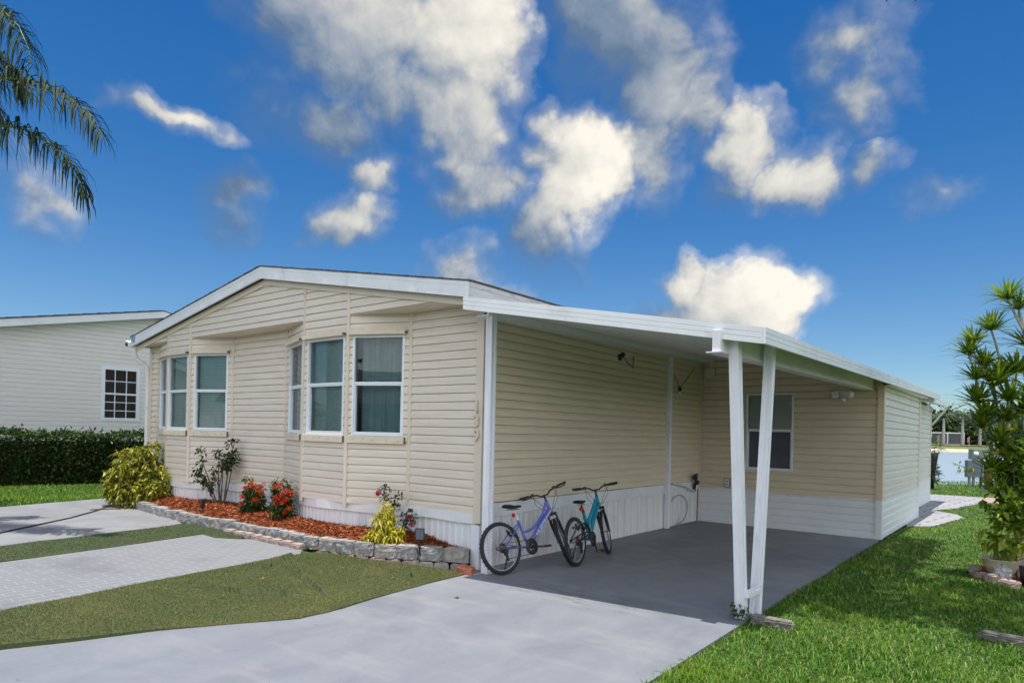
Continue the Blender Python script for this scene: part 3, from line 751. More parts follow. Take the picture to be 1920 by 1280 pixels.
# vertical trim strips at each fold of the front
def strip_at(k, z0, z1, w=.055, name='trim_strip', d=.028):
    x, y = PT[k]; i = order.index(k); a = PT[order[max(0, i - 1)]]; b = PT[order[min(9, i + 1)]]
    t = Vector((b[0] - a[0], b[1] - a[1], 0)).normalized(); n = Vector((t.y, -t.x, 0))
    MB().frame_box((x, y, 0), t, n, -w / 2, w / 2, .0, d, z0, z1).build(name, M['beige_trim'], home)
for k in 'BCDEFGHI':
    top = ZW - .004 if k in 'BEFI' else None
    if top is None: top = rake(PT[k][0]) - .275
    strip_at(k, ZT - .05 if k in 'GHIC' else ZT - .02, top)
# corner trims
MB().bb(-5.372, -5.255, 6.052, 6.078, ZT - .10, 3.15).bb(-5.275, -5.255, 6.0785, 6.17, ZT - .10, 3.15).build('corner_trim', M['beige_trim'], home)
MB().bb(-14.05, -13.965, 5.905, 5.93, ZT - .02, 3.2).build('corner_trim', M['beige_trim'], home)
# frieze board, fascia and roof
fz = MB()
for (xa, xb) in ((-14.12, RX), (RX, -5.12)):
    za, zb = rake(xa) - FD + .01, rake(xb) - FD + .01
    fz.add([(xa, GY - .04, za), (xb, GY - .04, zb), (xb, GY - .04, zb - .095), (xa, GY - .04, za - .095), (xa, GY - .014, za), (xb, GY - .014, zb), (xb, GY - .014, zb - .095), (xa, GY - .014, za - .095)],
           [(0, 3, 2, 1), (4, 5, 6, 7), (3, 7, 6, 2), (0, 1, 5, 4), (0, 4, 7, 3), (1, 2, 6, 5)])
fz.build('frieze_board', M['beige_trim'], home)
fa = MB()
fascia_board(fa, (LX, GY - .10, LZ), (RX, GY - .10, RZ), (0, -1, 0), FD, .035, (.30,)); fascia_board(fa, (RX + .002, GY - .10, RZ), (EX, GY - .10, EZ), (0, -1, 0), FD, .035, (.30,))
fa.bb(RX + 1.32, RX + 1.328, GY - .1365, GY - .134, rake(RX + 1.3) - FD, rake(RX + 1.3) - .004)
fa.build('gable_fascia', M['white'], home)
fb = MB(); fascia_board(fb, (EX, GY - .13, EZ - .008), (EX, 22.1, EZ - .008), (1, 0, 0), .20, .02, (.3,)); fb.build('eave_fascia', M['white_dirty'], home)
fb = MB(); fascia_board(fb, (LX, 22.1, LZ - .008), (LX, GY - .13, LZ - .008), (-1, 0, 0), .17, .02, (.3,)); fb.build('eave_fascia', M['white'], home)
# roof boards and shingles, course by course
rf = MB()
for (xe, ze) in ((LX - .03, LZ - .005), (EX + .03, EZ - .005)):
    nC = 30
    for k in range(nC):
        t0, t1 = k / nC, (k + 1) / nC
        x0, x1 = xe + (RX - xe) * t0, xe + (RX - xe) * t1; z0, z1 = ze + (RZ - ze) * t0, ze + (RZ - ze) * t1
        ys_ = [5.575] + list(np.arange(5.9, 22.2, .33)) + [22.2]
        for j in range(len(ys_) - 1):
            j0 = mnoise.noise(Vector((k * 3.1, j * 2.7, 1))) * .004 if j else mnoise.noise(Vector((k * 1.3, .5, 1))) * .008
            ya, yb = ys_[j] + (mnoise.noise(Vector((k * 2.1, 3, 0))) * .012 if j == 0 else 0), ys_[j + 1]
            rf.add([(x0, ya, z0 + .018 + j0), (x0, yb, z0 + .018 + j0), (x1, yb, z1 + .012), (x1, ya, z1 + .012), (x0, ya, z0), (x0, yb, z0), (x1, ya, z1)],
                   [(0, 1, 2, 3), (4, 0, 3, 6), (4, 5, 1, 0)])
    rf.add([(xe, 5.58, ze - .006), (RX, 5.58, RZ - .006), (RX, 22.2, RZ - .006), (xe, 22.2, ze - .006)], [(0, 1, 2, 3)])
rf.build('roof', M['shingle'], home)
# downspout at the far left corner
ds = MB()
pts = [(-14.17, 5.66, 3.2), (-14.17, 5.66, 3.10), (-14.165, 5.68, 3.0), (-14.14, 5.74, 2.93), (-14.10, 5.82, 2.88), (-14.075, 5.87, 2.80), (-14.07, 5.885, 2.6), (-14.07, 5.885, 2.2), (-14.07, 5.885, .35)]
ds.tube(pts, .042, 10); ds.bb(-14.12, -14.02, 5.84, 5.93, 2.0, 2.02).bb(-14.12, -14.02, 5.84, 5.93, 1.2, 1.22)
ds.build('downspout', M['gutter'], home)
MB().box((-14.05, 5.585, 3.36), (.16, .012, .16), Matrix.Rotation(.16, 3, 'Y')).build('metal_patch', M['steel'], home)
# skirting and its cover trim
sk_path = chaikin([(-14.0, 12), (-14.0, 5.98)] , 1)[:1] + chaikin([(-14.0, 5.98), PT['B'], PT['C'], PT['D'], PT['E'], PT['F'], PT['G'], PT['H'], PT['I'], (-5.33, 6.08)], 2)
s1 = MB(); skirt(s1, [(-14.0, 21.9)] + sk_path, .05, ZT - .02, .02); s1.build('skirting', M['skirt'], home)
t1 = MB(); band(t1, sk_path[1:], ZT - .115, ZT + .012, .0, .022, .018); t1.build('skirt_trim', M['white'], home)
s2 = MB(); skirt(s2, [(-5.30, 6.1), (-5.30, 12.7)], -.02, .70, .0, .014, .115); s2.build('skirting', M['skirt_side'], home)
t2 = MB(); band(t2, [(-5.295, 6.19), (-5.295, 12.69)], .625, .79, .0, .02, .024); t2.build('skirt_trim', M['white'], home)
MB().bb(-5.40, -5.285, 6.055, 6.075, 0, ZT - .12).bb(-5.285, -5.27, 6.06, 6.18, 0, ZT - .12).build('skirt_corner', M['white_post'], home)

# windows
def bar_frame(mb, o, t, n, s0, s1, z0, z1, w, d0, d1):
    mb.frame_box(o, t, n, s0, s0 + w, d0, d1, z0, z1); mb.frame_box(o, t, n, s1 - w, s1, d0, d1, z0, z1)
    mb.frame_box(o, t, n, s0 + w, s1 - w, d0, d1, z0, z0 + w); mb.frame_box(o, t, n, s0 + w, s1 - w, d0, d1, z1 - w, z1)
    return mb
def slats(o, t, n, s0, s1, z0, z1, d, pitch=.026, width=.024, tilt=55):
    mb = MB(); ct, st = math.cos(R(tilt)), math.sin(R(tilt)); z = z0 + .02
    while z < z1:
        a, b = Vector(o) + t * s0, Vector(o) + t * s1
        u = n * ct * width / 2 + Vector((0, 0, st * width / 2)); c = n * d + Vector((0, 0, z))
        mb.add([a + c - u, b + c - u, b + c + u, a + c + u], [(0, 1, 2, 3)]); z += pitch
    for f in (.2, .5, .8):
        p = Vector(o) + t * (s0 + (s1 - s0) * f) + n * (d + .014)
        mb.tube([p + Vector((0, 0, z0)), p + Vector((0, 0, z1))], .0015, 4, False)
    return mb
def window(root, p0, p1, s0, s1, z0, z1, tilt=60, blind='blind', cur=(0, 1), boards=True, glass='glass', label=None, zb=None, screen=False):
    p0 = Vector((*p0, 0)); t = Vector((*p1, 0)) - p0; t.normalize(); n = Vector((t.y, -t.x, 0))
    f = MB(); bar_frame(f, p0, t, n, s0, s1, z0, z1, .032, -.05, .022)
    zm = z0 + (z1 - z0) * .525
    f.frame_box(p0, t, n, s0 + .032, s1 - .032, -.045, .012, zm - .016, zm + .016)
    bar_frame(f, p0, t, n, s0 + .032, s1 - .032, z0 + .032, zm - .016, .018, -.045, .006)
    fo = f.build('window', M['sash'], root, bevel=.003)
    if label: fo['label'] = label
    g_ = MB()
    g_.add([p0 + t * a + n * -.02 + Vector((0, 0, z)) for a, z in ((s0 + .025, zm), (s1 - .025, zm), (s1 - .025, z1 - .025), (s0 + .025, z1 - .025))], [(0, 1, 2, 3)])
    g_.add([p0 + t * a + n * -.034 + Vector((0, 0, z)) for a, z in ((s0 + .045, z0 + .045), (s1 - .045, z0 + .045), (s1 - .045, zm - .025), (s0 + .045, zm - .025))], [(0, 1, 2, 3)])
    g_.build('pane', M[glass], fo)
    slats(p0, t, n, s0 + .03, s1 - .03, zb or z0 + .03, z1 - .03, -.06 if screen else -.10, tilt=tilt).build('blind', M[blind], fo)
    if screen: MB().add([p0 + t * a + n * -.03 + Vector((0, 0, z)) for a, z in ((s0 + .045, z0 + .045), (s1 - .045, z0 + .045), (s1 - .045, zm - .025), (s0 + .045, zm - .025))], [(0, 1, 2, 3)]).build('insect_screen', M['black_mesh'], fo)
    # curtain with folds behind the slats
    c_ = MB(); a0 = s0 - .05 + (s1 - s0) * cur[0]; a1 = s0 + .05 + (s1 - s0) * cur[1]; vs = []; m_ = 40
    for i in range(m_ + 1):
        a = a0 + (a1 - a0) * i / m_; d = -.19 + .022 * math.sin(i * 1.1) + .012 * math.sin(i * 2.7)
        vs += [p0 + t * a + n * d + Vector((0, 0, z0 - .1)), p0 + t * a + n * d + Vector((0, 0, z1 + .1))]
    c_.add(vs, [(2 * i, 2 * i + 2, 2 * i + 3, 2 * i + 1) for i in range(m_)], True); c_.build('curtain', M['curtain'], fo)
    if boards:
        # visor board above and sill board below, a darker piece on their right ends
        v_ = MB(); v_.frame_box(p0, t, n, s0 - .045, s1 + .03, .0, .095, z1 + .002, z1 + .05); v_.frame_box(p0, t, n, s0 - .045, s1 + .03, .0, .03, z1 + .0505, z1 + .12); v_.build('visor_board', M['beige_wood'], fo, bevel=.004)
        MB().frame_box(p0, t, n, s1 + .0305, s1 + .036, .01, .085, z1 + .008, z1 + .044).build('board_end', M['dark_end'], fo)
        v_ = MB(); v_.frame_box(p0, t, n, s0 - .045, s1 + .03, .0, .06, z0 - .105, z0 - .008); v_.build('sill_board', M['beige_wood'], fo, bevel=.004)
        MB().frame_box(p0, t, n, s1 + .0305, s1 + .036, .004, .056, z0 - .10, z0 - .012).build('board_end', M['dark_end'], fo)
        k = s0 + .05
        while k < s1:
            c = p0 + t * k + n * .0605 + Vector((0, 0, z0 - .055 + rnd.uniform(-.015, .015)))
            MB().box(c, (.012, .004, .008), Matrix.Rotation(math.atan2(t.y, t.x), 3, 'Z')).build('nail', M['rust'], fo); k += rnd.uniform(.12, .24)
    return fo
for key, (s0, s1, kind) in winspec.items():
    window(home, PT[key[0]], PT[key[1]], s0, s1, WZ0, WZ1, tilt=(62, 48, 18)[kind], blind=('blind', 'blind', 'blind_dark')[kind],
           cur=((0, 1), (.0, 1), (.12, .9))[kind], label='window with darker blinds and curtain' if kind == 2 else None)

# house number, numerals one above the other on the corner trim
def text_mesh(s, size, ext):
    cu = bpy.data.curves.new('text', 'FONT'); cu.body = s; cu.size = size; cu.extrude = ext; cu.align_x = 'CENTER'; cu.bevel_depth = ext * .3
    o = bpy.data.objects.new('text', cu); col.objects.link(o)
    dg = bpy.context.evaluated_depsgraph_get(); me = bpy.data.meshes.new_from_object(o.evaluated_get(dg))
    bpy.data.objects.remove(o); bpy.data.curves.remove(cu); return me
for ch, z in (('1', 1.905), ('3', 1.735), ('9', 1.56)):
    me = text_mesh(ch, .205, .012)
    me.transform(Matrix.Translation(Vector((-5.335, 6.036, z)) - WL[home.name]) @ Matrix.Rotation(PI / 2, 4, 'X'))
    link_mesh('house_numeral', me, M['beige_trim'], home)

# ------------------------------------------------------------------ carport
carport = empty('carport', (-3.4, 9, 0), 'white flat carport roof on paired slanted posts attached to the home', 'carport')
SL = .0155
cFL = Vector((-5.06, 5.48, 3.18)); cFR = Vector((-1.87, 5.81, 2.625))
cBL = Vector((-5.06, 12.7, 3.18 + SL * 7.2)); cBR = Vector((-1.87, 18.9, 2.625 + SL * 13.1))
cBL2 = Vector((-5.06, 18.9, 3.18 + SL * 13.1))
ed = (cFR - cFL); nfront = Vector((ed.y, -ed.x, 0)).normalized()
f = MB(); fascia_board(f, cFL - Vector((.0, 0, 0)), cFR, nfront, .142, .03); f.build('front_fascia', M['white'], carport)
f = MB(); fascia_board(f, cFR + nfront * .0, cBR, (1, 0, 0), .14, .03); f.build('side_gutter', M['white'], carport)
# roof pans: ribbed sheet
pan = MB(); nP = 11
def cedge(t, back):
    a = cFL.lerp(cFR, t); b = cBL2.lerp(cBR, t); return (b if back else a)
for i in range(nP):
    ta, tb = i / nP, (i + 1) / nP
    a0, a1, b0, b1 = cedge(ta, 0), cedge(tb, 0), cedge(ta, 1), cedge(tb, 1)
    dz = Vector((0, 0, -.075)); e = (a1 - a0).normalized() * .012
    pan.add([a0 + dz + e, a1 + dz - e, b1 + dz - e, b0 + dz + e], [(0, 1, 2, 3)])
    rise = Vector((0, 0, .012))
    pan.add([a1 + dz - e, a1 + dz - e + rise, b1 + dz - e + rise, b1 + dz - e], [(0, 1, 2, 3)])
    pan.add([a1 + dz - e + rise, a1 + dz + e + rise, b1 + dz + e + rise, b1 + dz - e + rise], [(0, 1, 2, 3)])
    pan.add([a1 + dz + e + rise, a1 + dz + e, b1 + dz + e, b1 + dz + e + rise], [(0, 1, 2, 3)])
pan.build('roof_pan', M['pan'], carport)
top = MB()
a0, a1, b1, b0 = cFL, cFR, cBR, cBL2
z_ = Vector((0, 0, -.012)); top.add([a0 + z_, a1 + z_, b1 + z_, b0 + z_], [(0, 1, 2, 3)])
for i in range(1, 26):
    t = i / 26; p, q2 = cFL.lerp(cBL2, t), cFR.lerp(cBR, t)
    top.tube([p + Vector((0, 0, -.004)), q2 + Vector((.012, 0, .004))], .011, 6)
top.build('roof_sheet', M['aged_metal'], carport)
# beam, ledger, posts
BX0, BX1 = -2.27, -2.20
bz = lambda y: 2.428 + SL * (y - 5.6)
def sloped(mb, x0, x1, y0, y1, zb0, zb1, zt0, zt1):
    return mb.add([(x0, y0, zb0), (x1, y0, zb0), (x1, y1, zb1), (x0, y1, zb1), (x0, y0, zt0), (x1, y0, zt0), (x1, y1, zt1), (x0, y1, zt1)],
                  [(0, 3, 2, 1), (4, 5, 6, 7), (0, 1, 5, 4), (1, 2, 6, 5), (2, 3, 7, 6), (3, 0, 4, 7)])
bm_ = MB(); sloped(bm_, BX0, BX1, 5.70, 12.66, bz(5.7), bz(12.66), bz(5.7) + .185, bz(12.66) + .185)
sloped(bm_, BX0 - .05, BX1 + .02, 5.68, 12.66, bz(5.68) - .012, bz(12.66) - .012, bz(5.68) - .0005, bz(12.66) - .0005)
bm_.bb(BX1, BX1 + .003, 10.9, 10.91, bz(10.9), bz(10.9) + .18)
bm_.build('beam', M['beam_white'], carport)
lz = lambda y: 3.035 + SL * (y - 6.1)
lg = MB(); sloped(lg, -5.26, -5.06, 5.9, 12.66, lz(5.9), lz(12.66), lz(5.9) + .02, lz(12.66) + .02); sloped(lg, -5.085, -5.06, 5.9, 12.66, lz(5.9) + .02, lz(12.66) + .02, lz(5.9) + .085, lz(12.66) + .085)
lg.build('ledger', M['white'], carport)
def post(base, top, w, d, rib=True, name='support_post'):
    base, top = Vector(base), Vector(top); mb = MB(); ax = (top - base)
    prof = [(-w / 2, -d / 2), (-w / 6, -d / 2), (-w / 7, -d / 2 + .006), (w / 7, -d / 2 + .006), (w / 6, -d / 2), (w / 2, -d / 2), (w / 2, -d / 6), (w / 2 - .006, -d / 7), (w / 2 - .006, d / 7), (w / 2, d / 6), (w / 2, d / 2), (-w / 2, d / 2)]
    vs = [base + Vector((x, y, 0)) for x, y in prof] + [top + Vector((x, y, 0)) for x, y in prof]; m = len(prof)
    mb.add(vs, [(i, (i + 1) % m, m + (i + 1) % m, m + i) for i in range(m)] + [tuple(reversed(range(m))), tuple(range(m, 2 * m))])
    return mb.build(name, M['white_post'], carport)
p1 = post((-2.118, 6.17, -.02), (-2.155, 5.94, bz(5.9) + .12), .09, .09)
post((-2.075, 6.42, -.02), (-2.115, 6.83, bz(6.8) + .15), .09, .09)
br = MB(); br.box((-2.035, 6.29, .245), (.02, .30, .075)); br.box((-2.085, 6.118, .245), (.10, .02, .075))
for yy in (6.2, 6.3, 6.38): br.sphere((-2.024, yy, .245), .011, 6, 4)
br.build('bracket', M['white_post'], p1)
post((-5.075, 5.985, -.02), (-5.085, 5.985, 3.05), .095, .095)
post((-5.235, 11.2, -.02), (-5.235, 11.2, 3.12), .07, .085)
# ------------------------------------------------------------------ storage room at the back of the carport
shed = empty('storage_room', (-2.1, 12.75, 0), 'beige sided storage room painted white along its foot, behind the carport', 'shed')
wl = MB(); hol = [(.925, 1.785, 1.07, 2.515)]
siding(wl, (-5.28, 12.72), (-2.06, 12.72), 0.0, 3.3, .127, holes=hol, depth=.011, dutch=.75,
       clips=[((cFR.z - cFL.z) / -(cFR.x - cFL.x) , 1, (3.18 + SL * 7 - .07) + ((cFR.z - cFL.z) / -(cFR.x - cFL.x)) * (-5.06 + 5.28))])
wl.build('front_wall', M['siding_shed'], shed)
wr = MB(); siding(wr, (-2.06, 12.72), (-2.06, 17.1), 0.0, 2.62, .127, depth=.016)
siding(wr, (-2.36, 17.1), (-2.36, 21.9), 0.0, 2.66, .127, depth=.016); wr.add([(-2.06, 17.1, 0), (-5, 17.1, 0), (-5, 17.1, 2.7), (-2.06, 17.1, 2.7)], [(0, 1, 2, 3)])
wr.add([(-2.36, 21.9, 0), (-5.2, 21.9, 0), (-5.2, 21.9, 2.7), (-2.36, 21.9, 2.7)], [(0, 1, 2, 3)])
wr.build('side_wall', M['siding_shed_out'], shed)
MB().bb(-2.13, -2.035, 12.685, 12.705, 0, 2.62).bb(-2.045, -2.03, 12.7055, 12.80, 0, 2.62).build('corner_trim', M['siding_shed'], shed)
MB().bb(-2.05, -2.025, 17.02, 17.11, 0, 2.66).build('corner_trim', M['siding_shed_out'], shed)
MB().bb(-2.355, -2.325, 21.82, 21.91, 0, 2.66).build('corner_trim', M['siding_shed_out'], shed)
MB().bb(-5.268, -5.235, 12.66, 12.70, .0, 3.1).build('corner_trim', M['beige_trim'], shed)
rs = MB(); rs.add([(-5.2, 16.9, 2.98), (-2.08, 16.9, 2.68), (-2.38, 22.0, 2.70), (-5.2, 22.0, 2.98)], [(0, 1, 2, 3)]); rs.build('roof', M['white'], shed)
MB().bb(-2.055, -1.885, 12.81, 17.1, 2.622, 2.632).build('soffit_strip', M['white'], shed)
window(shed, (-5.28, 12.72), (-2.06, 12.72), .925, 1.785, 1.07, 2.515, tilt=78, blind='blind_white', boards=False, glass='glass', cur=(0, 1), zb=1.84, screen=True)
# awning at the far end
aw = empty('awning', (-2.2, 20, 2.6), 'small white awning on diagonal braces at the far end of the storage room', 'awning')
MB().add([(-2.4, 18.6, 2.84), (-1.95, 18.6, 2.76), (-1.95, 22.3, 2.80), (-2.4, 22.3, 2.88)], [(0, 1, 2, 3)]).add([(-1.95, 18.6, 2.76), (-1.95, 22.3, 2.80), (-1.95, 22.3, 2.66), (-1.95, 18.6, 2.62)], [(0, 1, 2, 3)]).add([(-2.4, 18.6, 2.72), (-1.95, 18.6, 2.62), (-1.95, 22.3, 2.66), (-2.4, 22.3, 2.76)], [(0, 1, 2, 3)]).add([(-2.4, 18.6, 2.84), (-1.95, 18.6, 2.76), (-1.95, 18.6, 2.62), (-2.4, 18.6, 2.72)], [(0, 1, 2, 3)]).build('canopy', M['white'], aw)
for yy in (18.7, 22.1): MB().tube([(-2.34, yy, 2.15), (-1.99, yy, 2.64)], .028, 4, smooth=False).build('brace', M['white_post'], aw)

# small fittings
fl = empty('floodlight', (-2.67, 12.7, 2.5), 'white twin floodlight with motion sensor under the carport beam', 'outdoor light')
MB().bb(-2.72, -2.62, 12.66, 12.70, 2.42, 2.53).bb(-2.80, -2.55, 12.63, 12.68, 2.505, 2.535).build('base', M['white'], fl)
for dx, a in ((-.11, .4), (.12, -.6)):
    MB().box((-2.67 + dx, 12.60, 2.46), (.11, .10, .10), Matrix.Rotation(a, 3, 'Z') @ Matrix.Rotation(-.3, 3, 'X')).build('lamp_head', M['white'], fl, bevel=.012)
MB().sphere((-2.65, 12.62, 2.37), .04).build('sensor', M['white'], fl)
ob = empty('wall_outlet', (-4.69, 12.7, .8), 'small white double power outlet low on the storage room wall', 'outlet')
MB().bb(-4.745, -4.635, 12.66, 12.705, .71, .88).build('box', M['metal_grey'], ob)
MB().bb(-4.73, -4.65, 12.652, 12.66, .725, .865).build('cover_plate', M['white'], ob)
for z in (.765, .825): MB().bb(-4.712, -4.668, 12.648, 12.652, z - .018, z + .018).build('socket', M['metal_grey'], ob)
ve = empty('wall_vent', (-5.02, 12.7, 2.93), 'square beige speaker box high in the corner of the carport', 'vent box')
MB().bb(-5.17, -4.97, 12.60, 12.70, 2.86, 3.03).build('box', M['beige_trim'], ve, bevel=.012)
MB().bb(-5.15, -4.99, 12.592, 12.60, 2.88, 3.01).build('grille', M['beige_wood'], ve)
hk = empty('wall_hook', (-5.27, 9.45, 2.93), 'black clamp with dangling wire high on the carport siding', 'clamp')
MB().box((-5.24, 9.42, 2.95), (.05, .13, .06), Matrix.Rotation(.5, 3, 'X')).box((-5.24, 9.36, 2.91), (.04, .05, .10)).build('clamp_body', M['black'], hk, bevel=.008)
MB().tube([(-5.24, 9.46, 2.93), (-5.25, 9.68, 2.83), (-5.25, 9.82, 2.78), (-5.25, 9.83, 2.98)], .006, 5).build('wire', M['black'], hk)
bu = empty('hanging_bulb', (-5.25, 11.6, 2.52), 'bare bulb on a black cord hanging beside the inner carport post', 'light bulb')
MB().tube([(-5.2, 11.28, 2.80), (-5.22, 11.58, 2.58), (-5.22, 11.75, 2.66), (-5.24, 12.3, 3.0)], .006, 5).build('cord', M['black'], bu)
MB().sphere((-5.22, 11.6, 2.55), .035, sq=(1, 1, 1.3)).build('socket', M['black'], bu)
MB().sphere((-5.22, 11.6, 2.47), .03, sq=(1, 1, 1.3)).build('bulb', M['sash'], bu)
ho = empty('garden_tap', (-5.2, 12.35, .85), 'black tap and valve in the inner corner of the carport', 'tap')
MB().tube([(-5.24, 12.4, .60), (-5.22, 12.38, .72), (-5.18, 12.36, .80), (-5.17, 12.30, .86)], .03, 8).sphere((-5.18, 12.3, .88), .055).sphere((-5.19, 12.42, .78), .05).box((-5.17, 12.34, .94), (.04, .09, .03)).build('valve', M['black'], ho)
MB().tube([(-5.2, 12.3, .62), (-5.2, 11.9, .74), (-5.21, 11.4, .80)], .018, 8).build('pipe', M['white'], ho)
hs = [(-5.255, 11.32 + .42 + .40 * math.cos(a), .30 + .27 * math.sin(a)) for a in np.linspace(2.5, -1.9, 24)]
tag(MB().tube([tuple(p) for p in hs], .007, 6).build('garden_hose', M['metal_grey'], loc=(-5.2, 11.7, .1)), 'thin grey hose looped against the skirting by the inner post', 'hose')
cm = empty('security_camera', (-14.3, 5.6, 3.3), 'small white camera with dark lens under the left roof corner', 'camera')
MB().box((-14.24, 5.60, 3.27), (.20, .11, .10), Matrix.Rotation(.25, 3, 'Y')).build('housing', M['white'], cm, bevel=.01)
MB().sphere((-14.24, 5.555, 3.255), .045).build('lens', M['black'], cm)

# ------------------------------------------------------------------ neighbour house
nb = empty('neighbour_house', (-21.5, 9, .1), 'pale grey sided neighbouring house behind the clipped hedge', 'house')
NX = -21.5
nw = MB(); wy0, wy1, wz0, wz1 = 7.75, 8.70, 1.80, 3.30
siding(nw, (NX, -4), (NX, 16), .3, 5.3, .127, holes=[(wy0 + 4, wy1 + 4, wz0, wz1)], clips=[(-.205, 1, 5.02 - .205 * 13.25 - .02), (.205, 1, 5.02 + .205 * 13.25 - .02)], depth=.012, dutch=.78)
nw.build('wall', M['siding_grey'], nb)
AY, AZ = 9.25, 5.16
rz = lambda y: AZ - .205 * abs(y - AY)
r1 = MB(); fascia_board(r1, (NX + .32, AY, AZ), (NX + .32, -5, rz(-5)), (1, 0, 0), .20, .03, (.4,)); fascia_board(r1, (NX + .32, 17, rz(17)), (NX + .32, AY, AZ), (1, 0, 0), .20, .03, (.4,))
r1.add([(NX + .32, AY, AZ - .20), (NX + .32, -5, rz(-5) - .20), (NX, -5, rz(-5) - .20), (NX, AY, AZ - .20)], [(0, 1, 2, 3)])
r1.build('fascia', M['white'], nb)
r2 = MB()
for k in range(40):
    y0 = AY - k * .36; y1 = y0 - .37
    r2.add([(NX + .37, y0, rz(y0) + .03), (NX + .37, y1, rz(y1) + .045), (NX - 9, y1, rz(y1) + .045), (NX - 9, y0, rz(y0) + .03), (NX + .37, y1, rz(y1)), (NX + .37, y0, rz(y0))], [(0, 1, 2, 3), (0, 5, 4, 1), (1, 4, 4, 2)[:3]])
r2.add([(NX + .35, AY, AZ + .03), (NX + .35, 17, rz(17) + .03), (NX - 9, 17, rz(17) + .03), (NX - 9, AY, AZ + .03)], [(0, 1, 2, 3)])
r2.build('roof', M['shingle'], nb)
def grid_window(y0, y1, z0, z1):
    o = Vector((NX, 0, 0)); t = Vector((0, 1, 0)); n = Vector((1, 0, 0)); f = MB()
    bar_frame(f, o, t, n, y0 - .05, y1 + .05, z0 - .05, z1 + .05, .09, -.03, .03)
    zm = (z0 + z1) / 2; f.frame_box(o, t, n, y0 + .04, y1 - .04, -.03, .02, zm - .025, zm + .025)
    for k in (1, 2): yy = y0 + (y1 - y0) * k / 3; f.frame_box(o, t, n, yy - .011, yy + .011, -.02, .008, z0 + .04, zm - .025); f.frame_box(o, t, n, yy - .011, yy + .011, -.02, .008, zm + .025, z1 - .04)
    for za, zb, kk in ((z0, zm, 3), (zm, z1, 2)):
        for k in range(1, kk): zz = za + (zb - za) * k / kk; f.frame_box(o, t, n, y0 + .04, y1 - .04, -.02, .007, zz - .011, zz + .011)
    fo = f.build('window', M['sash'], nb)
    MB().add([(NX - .01, y0, z0), (NX - .01, y1, z0), (NX - .01, y1, z1), (NX - .01, y0, z1)], [(0, 1, 2, 3)]).build('pane', M['glass_dark'], fo)
    MB().add([(NX - .3, y0 - .3, z0 - .3), (NX - .3, y1 + .3, z0 - .3), (NX - .3, y1 + .3, z1 + .3), (NX - .3, y0 - .3, z1 + .3)], [(0, 1, 2, 3)]).build('reflection_backing', M['brown_wood'], fo)  # brown backing for the dim room; siding reflection put into its colour
grid_window(wy0, wy1, wz0, wz1)
MB().bb(NX + .012, NX + .05, 5.16, 5.22, 1.9, 3.4).build('trim_strip', M['sash'], nb)
# hedge
hx0, hx1, hy0, hy1, hz = -20.5, -18.75, 1.0, 12.0, 1.36
hd = empty('hedge', (-19.6, 6, .1), 'long clipped dark green hedge in front of the neighbouring house', 'hedge')
N = 30000
u = rng.uniform(0, 1, (N, 3)); face = rng.choice(3, N, p=[.66, .26, .08])
fx = lambda y: hx1 + (y - 6) * .16 + np.sin(y * 2.3) * .05 + np.sin(y * 5.1 + 1) * .04
Y = hy0 + (hy1 - hy0) * u[:, 1]
Pz = np.where(face == 0, .1 + (hz - .1) * u[:, 2], hz - .02 + rng.normal(0, .035, N) + .04 * np.sin(Y * 1.7) + .03 * np.sin(Y * 4.3))
Px = np.where(face == 0, fx(Y) - np.abs(rng.normal(0, .09, N)) + .05, fx(Y) - 1.4 * u[:, 0])
Pz = np.where(face == 2, .1 + (hz - .1) * u[:, 2], Pz); Px = np.where(face == 2, fx(Y) - .16 * u[:, 0] - .1, Px)
pos = np.column_stack([Px, Y, Pz]); dr = rng.normal(0, .6, (N, 3)) + np.where((face == 1)[:, None], np.array([[.1, 0, .9]]), np.array([[.8, 0, .35]]))
ns_ = 150; sy = rng.uniform(hy0, hy1, ns_); sh = np.repeat(np.column_stack([fx(sy) - rng.uniform(.05, 1.0, ns_), sy, np.full(ns_, hz)]), 5, 0) + np.column_stack([rng.normal(0, .02, ns_ * 5), rng.normal(0, .02, ns_ * 5), np.abs(rng.normal(.03, .06, ns_ * 5))])
build_leaves('foliage', [leaf_arrays(pos, dr, rng.uniform(.07, .12, N), rng.uniform(.045, .07, N)), leaf_arrays(sh, rng.normal(0, .5, sh.shape) + np.array([0, 0, .7]), .11, .05)], M['hedge'], hd)
hb = MB(); ysq = np.arange(hy0, hy1 + .1, .25)
for a, b in zip(ysq[:-1], ysq[1:]):
    hb.add([(float(fx(a)) - .22, a, .05), (float(fx(b)) - .22, b, .05), (float(fx(b)) - .22, b, hz - .16), (float(fx(a)) - .22, a, hz - .16), (float(fx(b)) - 1.3, b, hz - .16), (float(fx(a)) - 1.3, a, hz - .16)], [(0, 1, 2, 3), (3, 2, 4, 5)])
hb.build('branches', M['stem'], hd)

